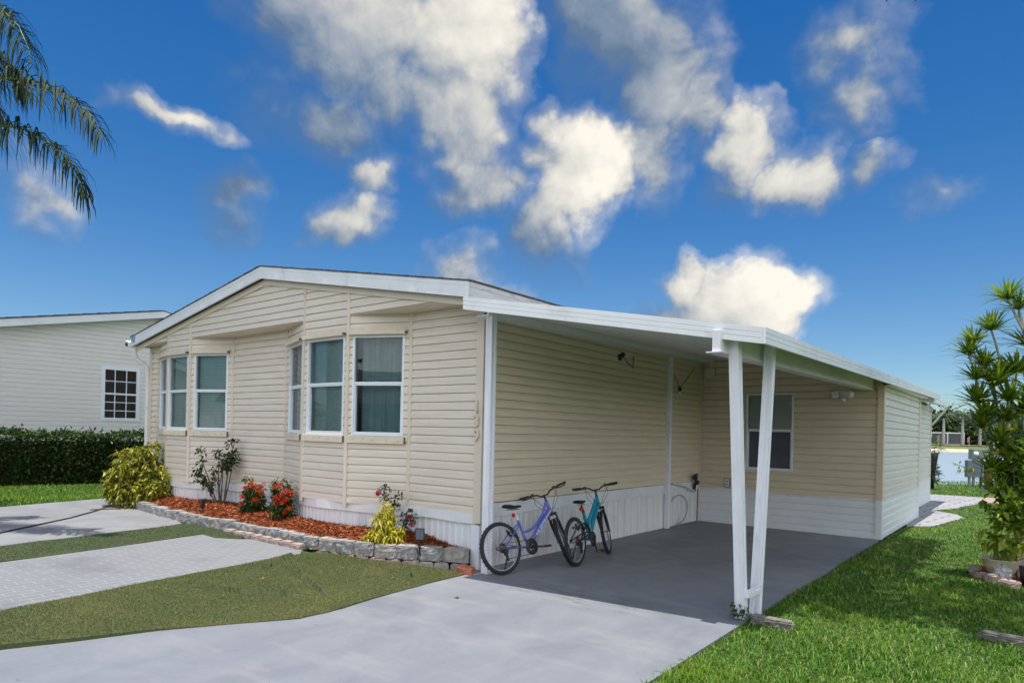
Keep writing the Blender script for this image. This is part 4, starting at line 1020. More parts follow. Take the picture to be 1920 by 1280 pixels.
# ------------------------------------------------------------------ flower bed
edge_pts = [(-5.40, 5.88), (-5.765, 5.73), (-6.11, 5.54), (-6.42, 5.38), (-6.80, 5.26), (-7.15, 5.18), (-7.5, 5.11), (-8.2, 5.12), (-9.13, 5.12), (-9.8, 5.06), (-10.74, 5.04), (-11.85, 5.10), (-13.0, 5.24)]
ep = resample(chaikin(edge_pts, 2), .01)
def block_z(x): return .085 + .015 * min(1, max(0, (-5.9 - x) / 1.0))
def edge_y(x):
    for a, b in zip(edge_pts[:-1], edge_pts[1:]):
        if b[0] <= x <= a[0]: return a[1] + (b[1] - a[1]) * (x - a[0]) / (b[0] - a[0])
    return edge_pts[0][1] if x > -5.4 else edge_pts[-1][1]
def wall_y(x):
    for a, b in zip(order[:-1], order[1:]):
        if PT[a][0] <= x <= PT[b][0]: return PT[a][1] + (PT[b][1] - PT[a][1]) * (x - PT[a][0]) / (PT[b][0] - PT[a][0])
    return 6.08
def mz(x, y):
    d = max(0, y - edge_y(x)); base = block_z(x) + .118
    t = min(1, d / .55); hgt = .105 * min(1, max(0, (-5.45 - x) / .9))
    return base + hgt * t * t * (3 - 2 * t) + .014 * mnoise.noise(Vector((x * 4, y * 4, 2))) + .010 * mnoise.noise(Vector((x * 11, y * 11, 2)))
bed_poly = [(x, y + .13) for x, y in edge_pts] + [(-13.4, 5.45), (-13.9, 5.9), (-13.6, 6.0), (-12.8, 5.78), (-11.9, 5.78), (-11.1, 6.14), (-9.45, 6.14), (-8.45, 5.78), (-7.4, 5.78), (-6.55, 6.14), (-5.45, 6.12)]
tag(ground_sheet('mulch_bed', bed_poly, mz, M['mulch_bed'], .09, .12), kind='structure')
P = scatter(bed_poly, 60000)[:26000]
Z = np.array([mz(x, y) for x, y in P])
a = rng.uniform(0, 2 * PI, len(P)); dr = np.column_stack([np.cos(a), np.sin(a), rng.normal(.05, .28, len(P))])
o = build_leaves('mulch', [leaf_arrays(np.column_stack([P, Z + rng.uniform(.0, .018, len(P))]), dr, rng.uniform(.03, .10, len(P)), rng.uniform(.007, .018, len(P)), .3, .02)], M['mulch'])
tag(o, kind='stuff')
P = scatter([(-5.2, 5.55), (-6.2, 5.2), (-7.3, 4.9), (-8.4, 4.85), (-8.5, 5.06), (-7.3, 5.06), (-6.2, 5.5), (-5.3, 5.85)], 420)
Z = np.array([gz(x, y) + .02 for x, y in P]); a = rng.uniform(0, 2 * PI, len(P))
tag(build_leaves('mulch_litter', [leaf_arrays(np.column_stack([P, Z]), np.column_stack([np.cos(a), np.sin(a), 0 * a]), rng.uniform(.02, .06, len(P)), rng.uniform(.008, .016, len(P)), .3, .02)], M['mulch']), kind='stuff')

ORD = ['first', 'second', 'third', 'fourth', 'fifth', 'sixth', 'seventh', 'eighth', 'ninth', 'tenth', 'eleventh', 'twelfth', 'thirteenth', 'fourteenth', 'fifteenth', 'sixteenth', 'seventeenth', 'eighteenth', 'nineteenth', 'twentieth', 'twenty-first', 'twenty-second', 'twenty-third', 'twenty-fourth', 'twenty-fifth', 'twenty-sixth', 'twenty-seventh', 'twenty-eighth', 'twenty-ninth', 'thirtieth']
def rock_block(name, w, d, h, seed, m, rough=.0075, chamfer=.05, cuts=4):
    bm = bmesh.new()
    fp = [(-w / 2 + .035, d / 2), (-w / 2, -d / 2 + chamfer), (-w / 2 + .055, -d / 2), (w / 2 - .055, -d / 2), (w / 2, -d / 2 + chamfer), (w / 2 - .035, d / 2)]
    lo = [bm.verts.new((x, y, 0)) for x, y in fp]; hi = [bm.verts.new((x, y, h)) for x, y in fp]
    n = len(fp)
    for i in range(n): bm.faces.new([lo[i], lo[(i + 1) % n], hi[(i + 1) % n], hi[i]])
    bm.faces.new(hi); bm.faces.new(list(reversed(lo)))
    bmesh.ops.bevel(bm, geom=[e for e in bm.edges if e.verts[0].co.z > h - 1e-4 and e.verts[1].co.z > h - 1e-4], offset=.014, segments=2, affect='EDGES')
    bmesh.ops.subdivide_edges(bm, edges=bm.edges[:], cuts=cuts, use_grid_fill=True)
    for v in bm.verts:
        p = Vector((v.co.x * 17 + seed * 9.1, v.co.y * 17, v.co.z * 17))
        k = rough * (1.0 if v.co.y < -d / 2 + chamfer + .01 and v.co.z < h - .012 else .3)
        v.co += Vector((mnoise.noise(p), mnoise.noise(p + Vector((31, 0, 0))), mnoise.noise(p + Vector((0, 57, 0))) * .6)) * k * 1.6 + Vector((mnoise.noise(p * 2.7), mnoise.noise(p * 2.7 + Vector((9, 0, 0))), 0)) * k
    bmesh.ops.triangulate(bm, faces=[f for f in bm.faces if len(f.verts) > 4])
    me = bpy.data.meshes.new(name); bm.to_mesh(me); bm.free(); return me
i = 0; acc = .13; k = 0
cum = [0]
for p, q_ in zip(ep[:-1], ep[1:]): cum.append(cum[-1] + math.hypot(q_[0] - p[0], q_[1] - p[1]))
def on_edge(s):
    j = min(len(ep) - 2, int(np.searchsorted(cum, s)) - 1); j = max(0, j)
    a_, b_2 = ep[j], ep[min(len(ep) - 1, j + 6)]
    return ep[j], math.atan2(b_2[1] - a_[1], b_2[0] - a_[0])
while acc < cum[-1] - .05 and k < 29:
    wdt = rnd.uniform(.275, .335)
    (x, y), ang = on_edge(acc)
    me = rock_block('edging_block', wdt + .004, .20, rnd.uniform(.145, .165), k, M['block'])
    o = link_mesh('edging_block', me, M['block'] if k % 3 else M['block_warm'], loc=(x, y + .10, block_z(x) + rnd.uniform(-.006, .006)))
    o.rotation_euler = (rnd.uniform(-.03, .03), rnd.uniform(-.03, .03), ang + PI + rnd.uniform(-.05, .05))
    tag(o, ('grey split-face edging block at the corner end of the flower bed, beside the red brick' if k == 0 else 'grey split-face edging block, %s along the flower bed from the red brick' % ORD[k]), 'edging block', 'edging blocks along the flower bed')
    acc += wdt; k += 1
# flat pavers below and before the blocks
nb_ = 0
acc = .05
while True:
    (x, y), ang = on_edge(acc)
    if x < -7.3: break
    wdt = rnd.uniform(.19, .24); h = max(.05, block_z(x) - gz(x, y) + .06)
    me = rock_block('course_brick', wdt - .012, .14, block_z(x) + .05 - .005, 50 + nb_, None, .003, .012, 2)
    o = link_mesh('course_brick', me, M['paver_pink'] if rnd.random() < .6 else M['block_warm'], loc=(x, y + .055, -.055)); o.rotation_euler = (0, 0, ang + PI + rnd.uniform(-.06, .06))
    tag(o, 'low paving brick under the edging blocks, %s along from the red brick' % ORD[nb_], 'brick', 'bricks under the edging blocks')
    acc += wdt; nb_ += 1
px_ = [(-7.42, 4.985), (-7.66, 4.99), (-7.9, 4.985), (-8.14, 4.99), (-8.38, 4.995), (-8.62, 5.0), (-8.86, 5.0), (-9.1, 4.99)]
for k, (x, y) in enumerate(px_):
    me = rock_block('flat_paver', .225, .13, .07, 90 + k, None, .004, .012, 2)
    o = link_mesh('flat_paver', me, M['paver_pink'], loc=(x, y, gz(x, y) - .012 + rnd.uniform(0, .012))); o.rotation_euler = (0, 0, rnd.uniform(-.06, .06))
    tag(o, 'pale flat paver between stamped paving and edging blocks, %s from the turf corner' % ORD[k], 'paver', 'flat pavers before the flower bed')
me = rock_block('red_brick', .215, .13, .085, 7, None, .003, .012, 2)
o = link_mesh('red_brick', me, M['brick_red'], loc=(-5.225, 5.80, 0)); o.rotation_euler = (0, 0, .12); tag(o, 'red clay brick lying against the white skirting corner', 'brick')
# solar path lights
def path_light(x, y, z0, ztop, yaw, tilt, lab):
    e = empty('path_light', (x, y, z0), lab, 'path light', 'solar path lights in the flower bed')
    MB().tube([(x, y, z0 - .05), (x, y, ztop - .06)], .012, 6).build('stake', M['black'], e)
    Rm = Matrix.Rotation(yaw, 3, 'Z') @ Matrix.Rotation(tilt, 3, 'X')
    MB().box((x, y, ztop - .07), (.115, .035, .15), Rm).build('lamp_head', M['black'], e, bevel=.006)
    MB().box(Vector((x, y, ztop - .07)) + Rm @ Vector((0, -.02, .0)), (.095, .006, .125), Rm).build('panel', M['metal_blue'], e)
path_light(-10.48, 5.27, .25, .49, -.9, -.25, 'black solar path light on a stake before the tall rose bush')
path_light(-5.88, 5.66, .20, .475, .63, .12, 'black solar path light at the corner end of the bed by the golden plant')

# ------------------------------------------------------------------ shrubs
def cluster_leaves(blobs, per, nleaf, ll, lw, up=.25, shell=.55, droop=.25):
    """leaf rosettes spread through blobs; returns arrays"""
    C = []; D = []
    for (x, y, z, r) in blobs:
        n = max(3, int(per * r * r))
        d = unit(rng.normal(0, 1, (n, 3)) + np.array([0, 0, .15])); rad = r * (shell + (1 - shell) * rng.uniform(0, 1, n) ** .5) * rng.uniform(.8, 1.15, n)
        C.append(np.array([x, y, z]) + d * rad[:, None]); D.append(d)
    C = np.concatenate(C); D = np.concatenate(D)
    P = np.repeat(C, nleaf, 0) + rng.normal(0, .008, (len(C) * nleaf, 3)); DD = np.repeat(D, nleaf, 0)
    dr = unit(DD * .55 + rng.normal(0, .75, P.shape) + np.array([0, 0, up]))
    n = len(P)
    return leaf_arrays(P, dr, rng.uniform(ll * .65, ll * 1.25, n), rng.uniform(lw * .7, lw * 1.2, n), .3, droop)
def blob_core(mb, blobs, k=.62):
    for (x, y, z, r) in blobs: mb.sphere((x, y, z), r * k, 8, 6)
def stems_mb(lines, r0, r1, n=6):
    mb = MB()
    for l in lines:
        m = len(l); mb.tube(l, [r0 + (r1 - r0) * i / (m - 1) for i in range(m)], n)
    return mb
gold_b = [(-13.24, 5.43, 0.61, 0.42), (-13.51, 5.22, 0.55, 0.30), (-12.84, 5.60, 0.58, 0.30), (-13.04, 5.55, 1.00, 0.24), (-13.42, 5.29, 0.89, 0.28), (-13.23, 5.44, 0.97, 0.26), (-13.05, 5.56, 1.19, 0.14), (-13.63, 5.12, 0.60, 0.18), (-13.12, 5.28, 0.38, 0.32), (-12.75, 5.5, 0.40, 0.24), (-13.55, 5.19, 0.38, 0.22), (-13.45, 5.35, 1.08, .12)]
t = empty('golden_shrub', (-13.2, 5.45, .2), 'large bushy golden variegated shrub at the far left corner of the home', 'shrub')
build_leaves('foliage', [cluster_leaves(gold_b, 760, 6, .105, .045, .05, .72, .5), cluster_leaves([(a_, b, c, r * .6) for a_, b, c, r in gold_b], 300, 4, .10, .045, .1, .3)], M['gold'], t)
stems_mb([[(-13.2, 5.45, .15), (-13.2 + dx, 5.45 + dy, .6), (-13.2 + dx * 1.9, 5.45 + dy * 1.5, .95)] for dx, dy in ((-.15, -.1), (.1, .05), (0, 0), (.2, .0), (-.2, .05), (.05, -.12))], .015, .006).build('stem', M['stem'], t)

rose_s = [[(-10.97, 5.80, 0.22), (-11.14, 5.72, 0.68), (-11.30, 5.66, 1.02), (-11.35, 5.64, 1.23)], [(-10.94, 5.82, 0.22), (-11.05, 5.82, 0.73), (-11.07, 5.82, 1.17)], [(-10.91, 5.83, 0.22), (-10.84, 5.87, 0.87), (-10.79, 5.9, 1.20), (-10.72, 5.93, 1.46)], [(-10.99, 5.8, 0.22), (-11.19, 5.70, 0.61), (-11.33, 5.66, 0.77)], [(-10.93, 5.8, 0.22), (-10.92, 5.82, 0.82), (-10.96, 5.83, 1.08)], [(-10.90, 5.82, 0.22), (-10.80, 5.88, 0.73), (-10.74, 5.9, 1.03)], [(-10.96, 5.8, 0.22), (-11.01, 5.8, 0.64), (-11.13, 5.76, 0.91)], [(-10.88, 5.83, 0.22), (-10.86, 5.86, 0.69), (-10.85, 5.88, 1.03)], [(-10.93, 5.79, 0.22), (-10.98, 5.8, 0.59), (-10.97, 5.84, 0.91)], [(-11.00, 5.78, 0.22), (-11.09, 5.74, 0.59), (-11.15, 5.72, 0.68)]]
rose_b = [(-11.37, 5.64, 1.22, 0.09), (-11.30, 5.66, 1.03, 0.08), (-11.40, 5.62, 0.88, 0.09), (-11.33, 5.66, 0.74, 0.10), (-11.19, 5.70, 0.63, 0.11), (-11.09, 5.74, 0.68, 0.10), (-11.06, 5.82, 1.19, 0.08), (-10.97, 5.84, 1.04, 0.09), (-10.85, 5.88, 1.08, 0.10), (-10.79, 5.9, 1.36, 0.07), (-10.74, 5.9, 1.20, 0.11), (-10.78, 5.88, 1.01, 0.12), (-10.88, 5.86, 0.92, 0.09), (-10.67, 5.92, 1.09, 0.07), (-10.72, 5.93, 1.42, 0.05), (-11.15, 5.76, 0.91, 0.06)]
t = empty('rose_bush', (-10.94, 5.8, .22), 'tall bare-stemmed rose bush against the recessed front wall', 'rose bush')
stems_mb(rose_s, .013, .005).build('stem', M['stem'], t)
build_leaves('foliage', [cluster_leaves(rose_b, 2300, 2, .07, .045, .1, .1)], M['rose_leaf'], t)

def ixora(loc, blobs, flowers, lab, name='ixora_bush'):
    t = empty(name, loc, lab, 'flowering shrub', 'red flowering shrubs in the mulch bed')
    build_leaves('foliage', [cluster_leaves(blobs, 4200, 4, .06, .024, .35, .35)], M['ix_leaf'], t)
    x, y, z = loc
    stems_mb([[(x + dx * .2, y + dy * .2, z - .03), (x + dx, y + dy, z + .25), (x + dx * 1.4, y + dy * 1.3, z + .45)] for dx, dy in ((-.08, 0), (.07, .03), (0, -.05), (.03, .06), (-.05, .05))], .008, .004).build('stem', M['stem'], t)
    for (fx_, fy, fz_, r) in flowers:
        n = 95; d = unit(rng.normal(0, 1, (n, 3)) + np.array([0, -.2, .5])); p = np.array([fx_, fy, fz_]) + d * r * rng.uniform(.35, .95, n)[:, None] * np.array([1, 1, .75])
        build_leaves('flower_head', [leaf_arrays(p, d + rng.normal(0, .5, (n, 3)), rng.uniform(.014, .024, n), rng.uniform(.012, .017, n), .15, .1)], M['ix_flower'], t)
ixora((-9.70, 5.62, .25), [(-9.71, 5.66, 0.46, 0.19), (-9.76, 5.62, 0.35, 0.13), (-9.63, 5.70, 0.40, 0.15), (-9.74, 5.63, 0.61, 0.11), (-9.66, 5.68, 0.64, 0.14), (-9.61, 5.72, 0.53, 0.12), (-9.79, 5.60, 0.80, 0.035), (-9.70, 5.65, 0.80, 0.04), (-9.79, 5.60, 0.87, 0.03)],
      [(-9.62, 5.50, 0.71, 0.05), (-9.55, 5.56, 0.79, 0.05), (-9.49, 5.58, 0.74, 0.06), (-9.43, 5.62, 0.69, 0.06), (-9.40, 5.65, 0.63, 0.05), (-9.46, 5.58, 0.53, 0.06), (-9.63, 5.46, 0.58, 0.04), (-9.64, 5.46, 0.46, 0.04), (-9.38, 5.66, 0.77, 0.05)], 'red flowering ixora bush nearer the tall rose bush, left of its twin')
ixora((-8.77, 5.6, .27), [(-8.77, 5.6, 0.51, 0.18), (-8.83, 5.57, 0.42, 0.13), (-8.69, 5.63, 0.47, 0.13), (-8.77, 5.6, 0.67, 0.15), (-8.69, 5.64, 0.67, 0.10), (-8.87, 5.55, 0.75, 0.08), (-8.74, 5.62, 0.85, 0.04), (-8.66, 5.66, 0.82, 0.04), (-8.88, 5.54, .86, .035)],
      [(-8.72, 5.46, 0.79, 0.05), (-8.66, 5.5, 0.82, 0.05), (-8.58, 5.54, 0.74, 0.05), (-8.51, 5.58, 0.71, 0.06), (-8.62, 5.5, 0.69, 0.04), (-8.55, 5.54, 0.62, 0.05), (-8.64, 5.48, 0.63, 0.04), (-8.51, 5.56, 0.49, 0.04), (-8.69, 5.45, 0.64, 0.04), (-8.70, 5.45, 0.56, 0.04), (-8.59, 5.5, 0.57, 0.04), (-8.56, 5.52, 0.43, 0.03)], 'red flowering ixora bush beside the angled bay window, right of its twin')
t = empty('golden_plant', (-6.5, 5.62, .2), 'small bright yellow leafy plant by the low edging blocks', 'shrub')
build_leaves('foliage', [cluster_leaves([(-6.49, 5.63, 0.32, 0.19), (-6.58, 5.56, 0.29, 0.12), (-6.38, 5.70, 0.32, 0.13), (-6.50, 5.62, 0.45, 0.15), (-6.49, 5.63, 0.57, 0.11), (-6.47, 5.65, 0.67, 0.07), (-6.65, 5.51, 0.28, 0.06), (-6.42, 5.66, 0.26, 0.10)], 2300, 6, .075, .027, .0, .6, .55)], M['croton'], t)
stems_mb([[(-6.5, 5.62, .15), (-6.5 + dx, 5.62 + dy, .45), (-6.49, 5.63, .68)] for dx, dy in ((-.03, 0), (.04, .02), (0, -.03))], .009, .004).build('stem', M['stem'], t)
t = empty('small_rose', (-6.57, 5.87, .2), 'small sparse rose with pink blooms behind the bright yellow plant', 'rose bush')
stems_mb([[(-6.58, 5.88, 0.18), (-6.63, 5.84, 0.59), (-6.69, 5.79, 0.76), (-6.75, 5.75, 0.88)], [(-6.57, 5.89, 0.18), (-6.60, 5.87, 0.59), (-6.56, 5.90, 0.78)], [(-6.56, 5.90, 0.18), (-6.45, 5.92, 0.38), (-6.35, 5.93, 0.54), (-6.28, 5.93, 0.58)], [(-6.56, 5.90, 0.18), (-6.47, 5.92, 0.42), (-6.44, 5.93, 0.53)]], .008, .003).build('stem', M['stem'], t)
build_leaves('foliage', [cluster_leaves([(-6.75, 5.75, 0.88, 0.05), (-6.69, 5.79, 0.91, 0.05), (-6.69, 5.79, 0.76, 0.06), (-6.62, 5.85, 0.69, 0.06), (-6.55, 5.90, 0.80, 0.07), (-6.58, 5.88, 0.67, 0.06), (-6.44, 5.93, 0.53, 0.07), (-6.46, 5.92, 0.44, 0.06), (-6.35, 5.93, 0.59, 0.06), (-6.28, 5.93, 0.54, 0.06), (-6.38, 5.93, 0.47, 0.05), (-6.66, 5.81, 0.83, 0.05)], 3600, 2, .05, .03, .2, .2)], M['rose_leaf'], t)
for (x, y, z) in ((-6.69, 5.67, .84), (-6.29, 5.86, .56), (-6.24, 5.88, .46)):
    n = 60; d = unit(rng.normal(0, 1, (n, 3)) + np.array([0, 0, .3]))
    build_leaves('bloom', [leaf_arrays(np.array([x, y, z]) + d * .012, d, rng.uniform(.02, .03, n), rng.uniform(.02, .028, n), .4, .1)], M['pink'], t)

# ------------------------------------------------------------------ bicycles
def bike(loc, yaw, lean, steer, style, lab):
    root = empty('bicycle', (0, 0, 0), lab, 'bicycle', 'bicycles leaning by the carport wall')
    RW = .308; WB = 1.07
    AXL = Vector((WB, 0, RW)); hd_ = Vector((-.342, 0, .94))
    hp = Vector((WB - .042, 0, RW - .012))
    ST = Matrix.Translation(hp) @ Matrix.Rotation(steer, 4, hd_) @ Matrix.Translation(-hp)
    def hx(z): return hp + hd_ * ((z - hp.z) / hd_.z)
    def sv(mb): mb.v = [tuple(ST @ Vector(v)) for v in mb.v]; return mb
    def bld(mb, name, m, parent, st=False, **k):
        if st: sv(mb)
        return mb.build(name, m, parent, **k)
    def wheel(c, st, rear):
        rim = MB(); rim.lathe([(RW - .052, -.012), (RW - .036, -.014), (RW - .034, .0), (RW - .036, .014), (RW - .052, .012), (RW - .055, 0), (RW - .052, -.012)], c, 'y', 48)
        ro = bld(rim, 'wheel', M['rim'], root, st)
        ty = MB(); cr = .026; prof = []
        for i in range(11):
            a_ = 2 * PI * i / 10; prof.append((RW - cr + cr * math.cos(a_), cr * .92 * math.sin(a_)))
        ty.lathe(prof, c, 'y', 56)
        for i in range(72):
            a_ = 2 * PI * i / 72; off = (.012 if i % 2 else -.012)
            p = Vector(c) + Vector((math.cos(a_) * (RW - .0015), off, math.sin(a_) * (RW - .001)))
            ty.box(p, (.0035, .017, .012), Matrix.Rotation(-a_, 3, 'Y'))
        bld(ty, 'tyre', M['rubber'], ro, st)
        sp_ = MB()
        for i in range(32):
            a_ = 2 * PI * i / 32; sd = 1 if i % 2 else -1; a2 = a_ + (.45 if (i // 2) % 2 else -.45)
            sp_.tube([Vector(c) + Vector((.022 * math.cos(a2), sd * .028, .022 * math.sin(a2))), Vector(c) + Vector(((RW - .05) * math.cos(a_), 0, (RW - .05) * math.sin(a_)))], .0013, 4, False)
        bld(sp_, 'spoke', M['steel'], ro, st)
        hb_ = MB(); hb_.lathe([(.0, -.05), (.008, -.05), (.012, -.04), (.026, -.034), (.026, -.028), (.014, -.02), (.014, .02), (.026, .028), (.026, .034), (.012, .04), (.008, .065), (.0, .065)], c, 'y', 14)
        bld(hb_, 'hub', M['steel'], ro, st)
        return ro
    rw = wheel((0, 0, RW), False, True); fw_ = wheel(tuple(AXL), True, False)
    paint = M['purple'] if style == 0 else M['teal']
    BB = Vector((.435, 0, .285)); HB, HT = hx(.69), hx(.835)
    fr = MB(); fr.tube([HB, HT], .021, 12)
    if style == 0:
        fr.tube([BB + Vector((.01, 0, .02)), HB + Vector((-.01, 0, .03))], .030, 12)
        ttop = [HT + Vector((0, 0, -.02)), (.74, 0, .66), (.62, 0, .55), (.52, 0, .495), (.44, 0, .475), (.375, 0, .465)]
        fr.tube(ttop, [.019, .0185, .018, .018, .017, .016], 10)
        fr.tube([(.60, 0, .545), (.66, 0, .535)], .012, 8); fr.tube([BB, (.315, 0, .635)], .0165, 10)
        for s in (-1, 1):
            fr.tube([(.335, s * .015, .58), (.22, s * .055, .49), (0, s * .066, RW)], .009, 8); fr.tube([BB + Vector((-.02, s * .03, 0)), (.20, s * .055, .292), (0, s * .066, RW)], .0095, 8)
            fr.box((0, s * .066, RW), (.03, .006, .04))
        fr.tube([BB + Vector((0, -.036, 0)), BB + Vector((0, .036, 0))], .021, 12)
        fo = fr.build('frame', paint, root)
        dt = (HB + Vector((-.01, 0, .03))) - (BB + Vector((.01, 0, .02))); dt.normalize()
        me = text_mesh('HUFFY', .062, .001)
        upv = Vector((-dt.z, 0, dt.x)); mid = BB.lerp(HB, .50) + Vector((0, 0, .02))
        Mx_ = Matrix(((dt.x, upv.x, 0, mid.x - upv.x * .021), (0, 0, -1, -.0308), (dt.z, upv.z, 0, mid.z - upv.z * .021), (0, 0, 0, 1)))
        me.transform(Mx_ @ Matrix.Diagonal((1.35, .9, 1, 1))); link_mesh('lettering', me, M['decal'], fo)
        d2 = MB(); d2.tube([BB.lerp(HB, .62) + Vector((0, 0, .0205)), BB.lerp(HB, .97) + Vector((0, 0, .028))], .0312, 12); d2.tube([HT + Vector((0, 0, -.02)), (.755, 0, .676)], .0182, 10); d2.build('lilac_panel', M['lilac'], fo)
    else:
        fr.tube([(.515, 0, .40), (.62, 0, .50), HB + Vector((-.005, 0, .03))], [.040, .036, .030], 12)
        fr.tube([HT + Vector((0, 0, -.03)), (.66, 0, .655), (.50, 0, .53), (.47, 0, .42)], [.024, .025, .027, .032], 12)
        fr.tube([(.33, 0, .66), (.37, 0, .56), (.455, 0, .46)], [.018, .024, .032], 12)
        fr.tube([(.515, 0, .41), (.475, 0, .33), BB + Vector((0, 0, 0))], [.03, .027, .022], 12)
        fr.tube([BB + Vector((0, -.036, 0)), BB + Vector((0, .036, 0))], .021, 12)
        fo = fr.build('frame', paint, root)
        sw = MB()
        for s in (-1, 1):
            sw.tube([(.46, s * .02, .375), (.30, s * .058, .36), (0, s * .068, RW)], .011, 8); sw.tube([(.385, s * .02, .50), (.24, s * .058, .48), (0, s * .068, RW)], .0095, 8)
            sw.tube([(.385, s * .02, .50), (.46, s * .02, .375)], .01, 8); sw.box((0, s * .068, RW), (.03, .006, .045))
        sw.build('swing_arm', M['black'], root)
        sh = MB(); sh.tube([(.39, 0, .50), (.50, 0, .445)], .008, 8)
        for i in range(5): c = Vector((.41, 0, .49)).lerp(Vector((.485, 0, .452)), i / 4); sh.tube([c - Vector((.004, 0, -.002)), c + Vector((.004, 0, -.002))], .022, 12)
        sh.build('shock_absorber', M['steel'], root)
        MB().tube([BB.lerp(HB, .62) + Vector((0, -.004, .035)), BB.lerp(HB, .8) + Vector((0, -.003, .033))], .0278, 10).build('decal', M['decal_white'], fo)
    # saddle, post, reflector
    sx_, sz_ = (.262, .80) if style == 0 else (.285, .80)
    st0 = Vector((.315, 0, .635)) if style == 0 else Vector((.33, 0, .66))
    sp2 = MB(); sp2.tube([st0, (sx_ + .01, 0, sz_ - .06)], .0135, 10); sp2.tube([st0 + Vector((.005, 0, -.012)), st0 + Vector((-.006, 0, .016))], .021, 10); sp2.build('seat_post', M['black'] if style else M['decal_white'], root)
    sd = MB(); rows = []
    for (x, hw, zt, dz) in ((-.135, .03, .012, .03), (-.12, .065, .018, .045), (-.07, .078, .016, .05), (-.01, .06, .004, .045), (.05, .032, .0, .04), (.10, .02, .002, .035), (.132, .012, -.002, .026)):
        rows.append([(sx_ + x, hw * math.sin(a_), sz_ + zt - dz * .5 + dz * .5 * math.cos(a_) * (1 if math.cos(a_) > 0 else .9)) for a_ in [2 * PI * i / 14 for i in range(14)]])
    vs = [v for r in rows for v in r]; fs = [(i * 14 + k, i * 14 + (k + 1) % 14, (i + 1) * 14 + (k + 1) % 14, (i + 1) * 14 + k) for i in range(len(rows) - 1) for k in range(14)] + [tuple(range(14)), tuple(reversed(range(84, 98)))]
    sd.add(vs, fs, True); sd.tube([(sx_ - .09, .02, sz_ - .045), (sx_ + .09, .015, sz_ - .05)], .004, 6).tube([(sx_ - .09, -.02, sz_ - .045), (sx_ + .09, -.015, sz_ - .05)], .004, 6)
    sd.build('saddle', M['rubber'], root)
    c = st0.lerp(Vector((sx_, 0, sz_ - .06)), .45)
    MB().box(c + Vector((-.03, 0, .0)), (.018, .055, .05)).build('reflector', M['red_refl'], root, bevel=.006)
    # fork
    fk = MB(); fk.tube([hx(.655), hx(.69)], .022, 10); cr = hx(.655)
    for s in (-1, 1):
        off = Vector((.012, s * .052, 0))
        fk.tube([cr + off + Vector((0, 0, .01)), cr + off + hd_ * -.14], .013, 10)
        fk.tube([cr + off + hd_ * -.10, cr + off + hd_ * -.20, Vector((WB, s * .056, RW + .03)), Vector((WB, s * .056, RW))], [.019, .0185, .014, .012], 10)
        fk.tube([Vector((WB, s * .05, RW)), Vector((WB, s * .075, RW))], .008, 8)
    fk.box(cr + Vector((.012, 0, -.0)), (.04, .13, .03), Matrix.Rotation(-.35, 3, 'Y'))
    fk.tube([cr + Vector((.012, -.052, 0)) + hd_ * -.115, cr + Vector((.03, -.03, .0)) + hd_ * -.065, cr + Vector((.03, .03, 0)) + hd_ * -.065, cr + Vector((.012, .052, 0)) + hd_ * -.115], .009, 8)
    fko = bld(fk, 'fork', M['black'], root, True)
    ar = MB(); ar.tube([cr + Vector((.034, -.04, 0)) + hd_ * -.10, cr + Vector((.046, 0, .0)) + hd_ * -.055, cr + Vector((.034, .04, 0)) + hd_ * -.10], .008, 8); bld(ar, 'brake_arch', M['rim'], fko, True)
    # stem and handlebar
    sm_ = MB(); sm_.tube([HT, HT + hd_ * .06], .015, 10); top_ = HT + hd_ * .065; cl = top_ + Vector((.055, 0, .012)); sm_.tube([top_, cl], .016, 10)
    bld(sm_, 'stem', M['black'], root, True)
    pts = [cl + Vector(v) for v in ((-.055, -.315, .055), (-.03, -.20, .052), (-.004, -.09, .035), (0, -.045, 0), (0, .045, 0), (-.004, .09, .035), (-.03, .20, .052), (-.055, .315, .055))]
    hbm = MB(); hbm.tube(pts, .0115, 10); hbo = bld(hbm, 'handlebar', M['black'], root, True)
    for s in (-1, 1):
        e0 = cl + Vector((-.055, s * .318, .055)); e1 = cl + Vector((-.032, s * .205, .052))
        bld(MB().tube([e0, e0.lerp(e1, .05), e0.lerp(e1, .95), e1], [.016, .0175, .016, .0185], 10), 'grip', M['rubber'], hbo, True)
        b0 = cl + Vector((-.024, s * .175, .050)); lv = MB(); lv.tube([b0, b0 + Vector((.03, 0, -.01)), b0 + Vector((.055, s * .05, -.015)), b0 + Vector((.03, s * .125, -.012))], [.012, .009, .006, .007], 8); lv.box(b0 + Vector((0, -s * .03, .0)), (.03, .04, .035))
        bld(lv, 'brake_lever', M['black'], hbo, True)
        cb = MB(); cb.tube([b0 + Vector((.04, 0, -.01)), b0 + Vector((.10, -s * .03, -.05)), b0 + Vector((.09, -s * .10, -.16)), cl + Vector((.0, s * .03, -.22)), cl + Vector((-.01, s * .02, -.30))], .003, 5)
        cb.tube([b0 + Vector((.03, -s * .03, -.015)), b0 + Vector((.07, -s * .02, -.12)), cl + Vector((-.03, s * .07, -.19)), cl + Vector((-.06, s * .03, -.20))], .003, 5)
        bld(cb, 'cable', M['black'], hbo, True)
    # drive train on the right-hand side
    cs = MB(); yv = -.058
    cs.lathe([(.045, yv + .004), (.082, yv + .004), (.085, yv), (.082, yv - .004), (.045, yv - .004), (.045, yv + .004)], (BB.x, 0, BB.z), 'y', 40)
    cs.lathe([(.0, yv - .012), (.028, yv - .012), (.03, yv), (.0, yv)], (BB.x, 0, BB.z), 'y', 16)
    for i in range(5): a_ = 2 * PI * i / 5; cs.box((BB.x + .038 * math.cos(a_), yv, BB.z + .038 * math.sin(a_)), (.035, .006, .014), Matrix.Rotation(-a_, 3, 'Y'))
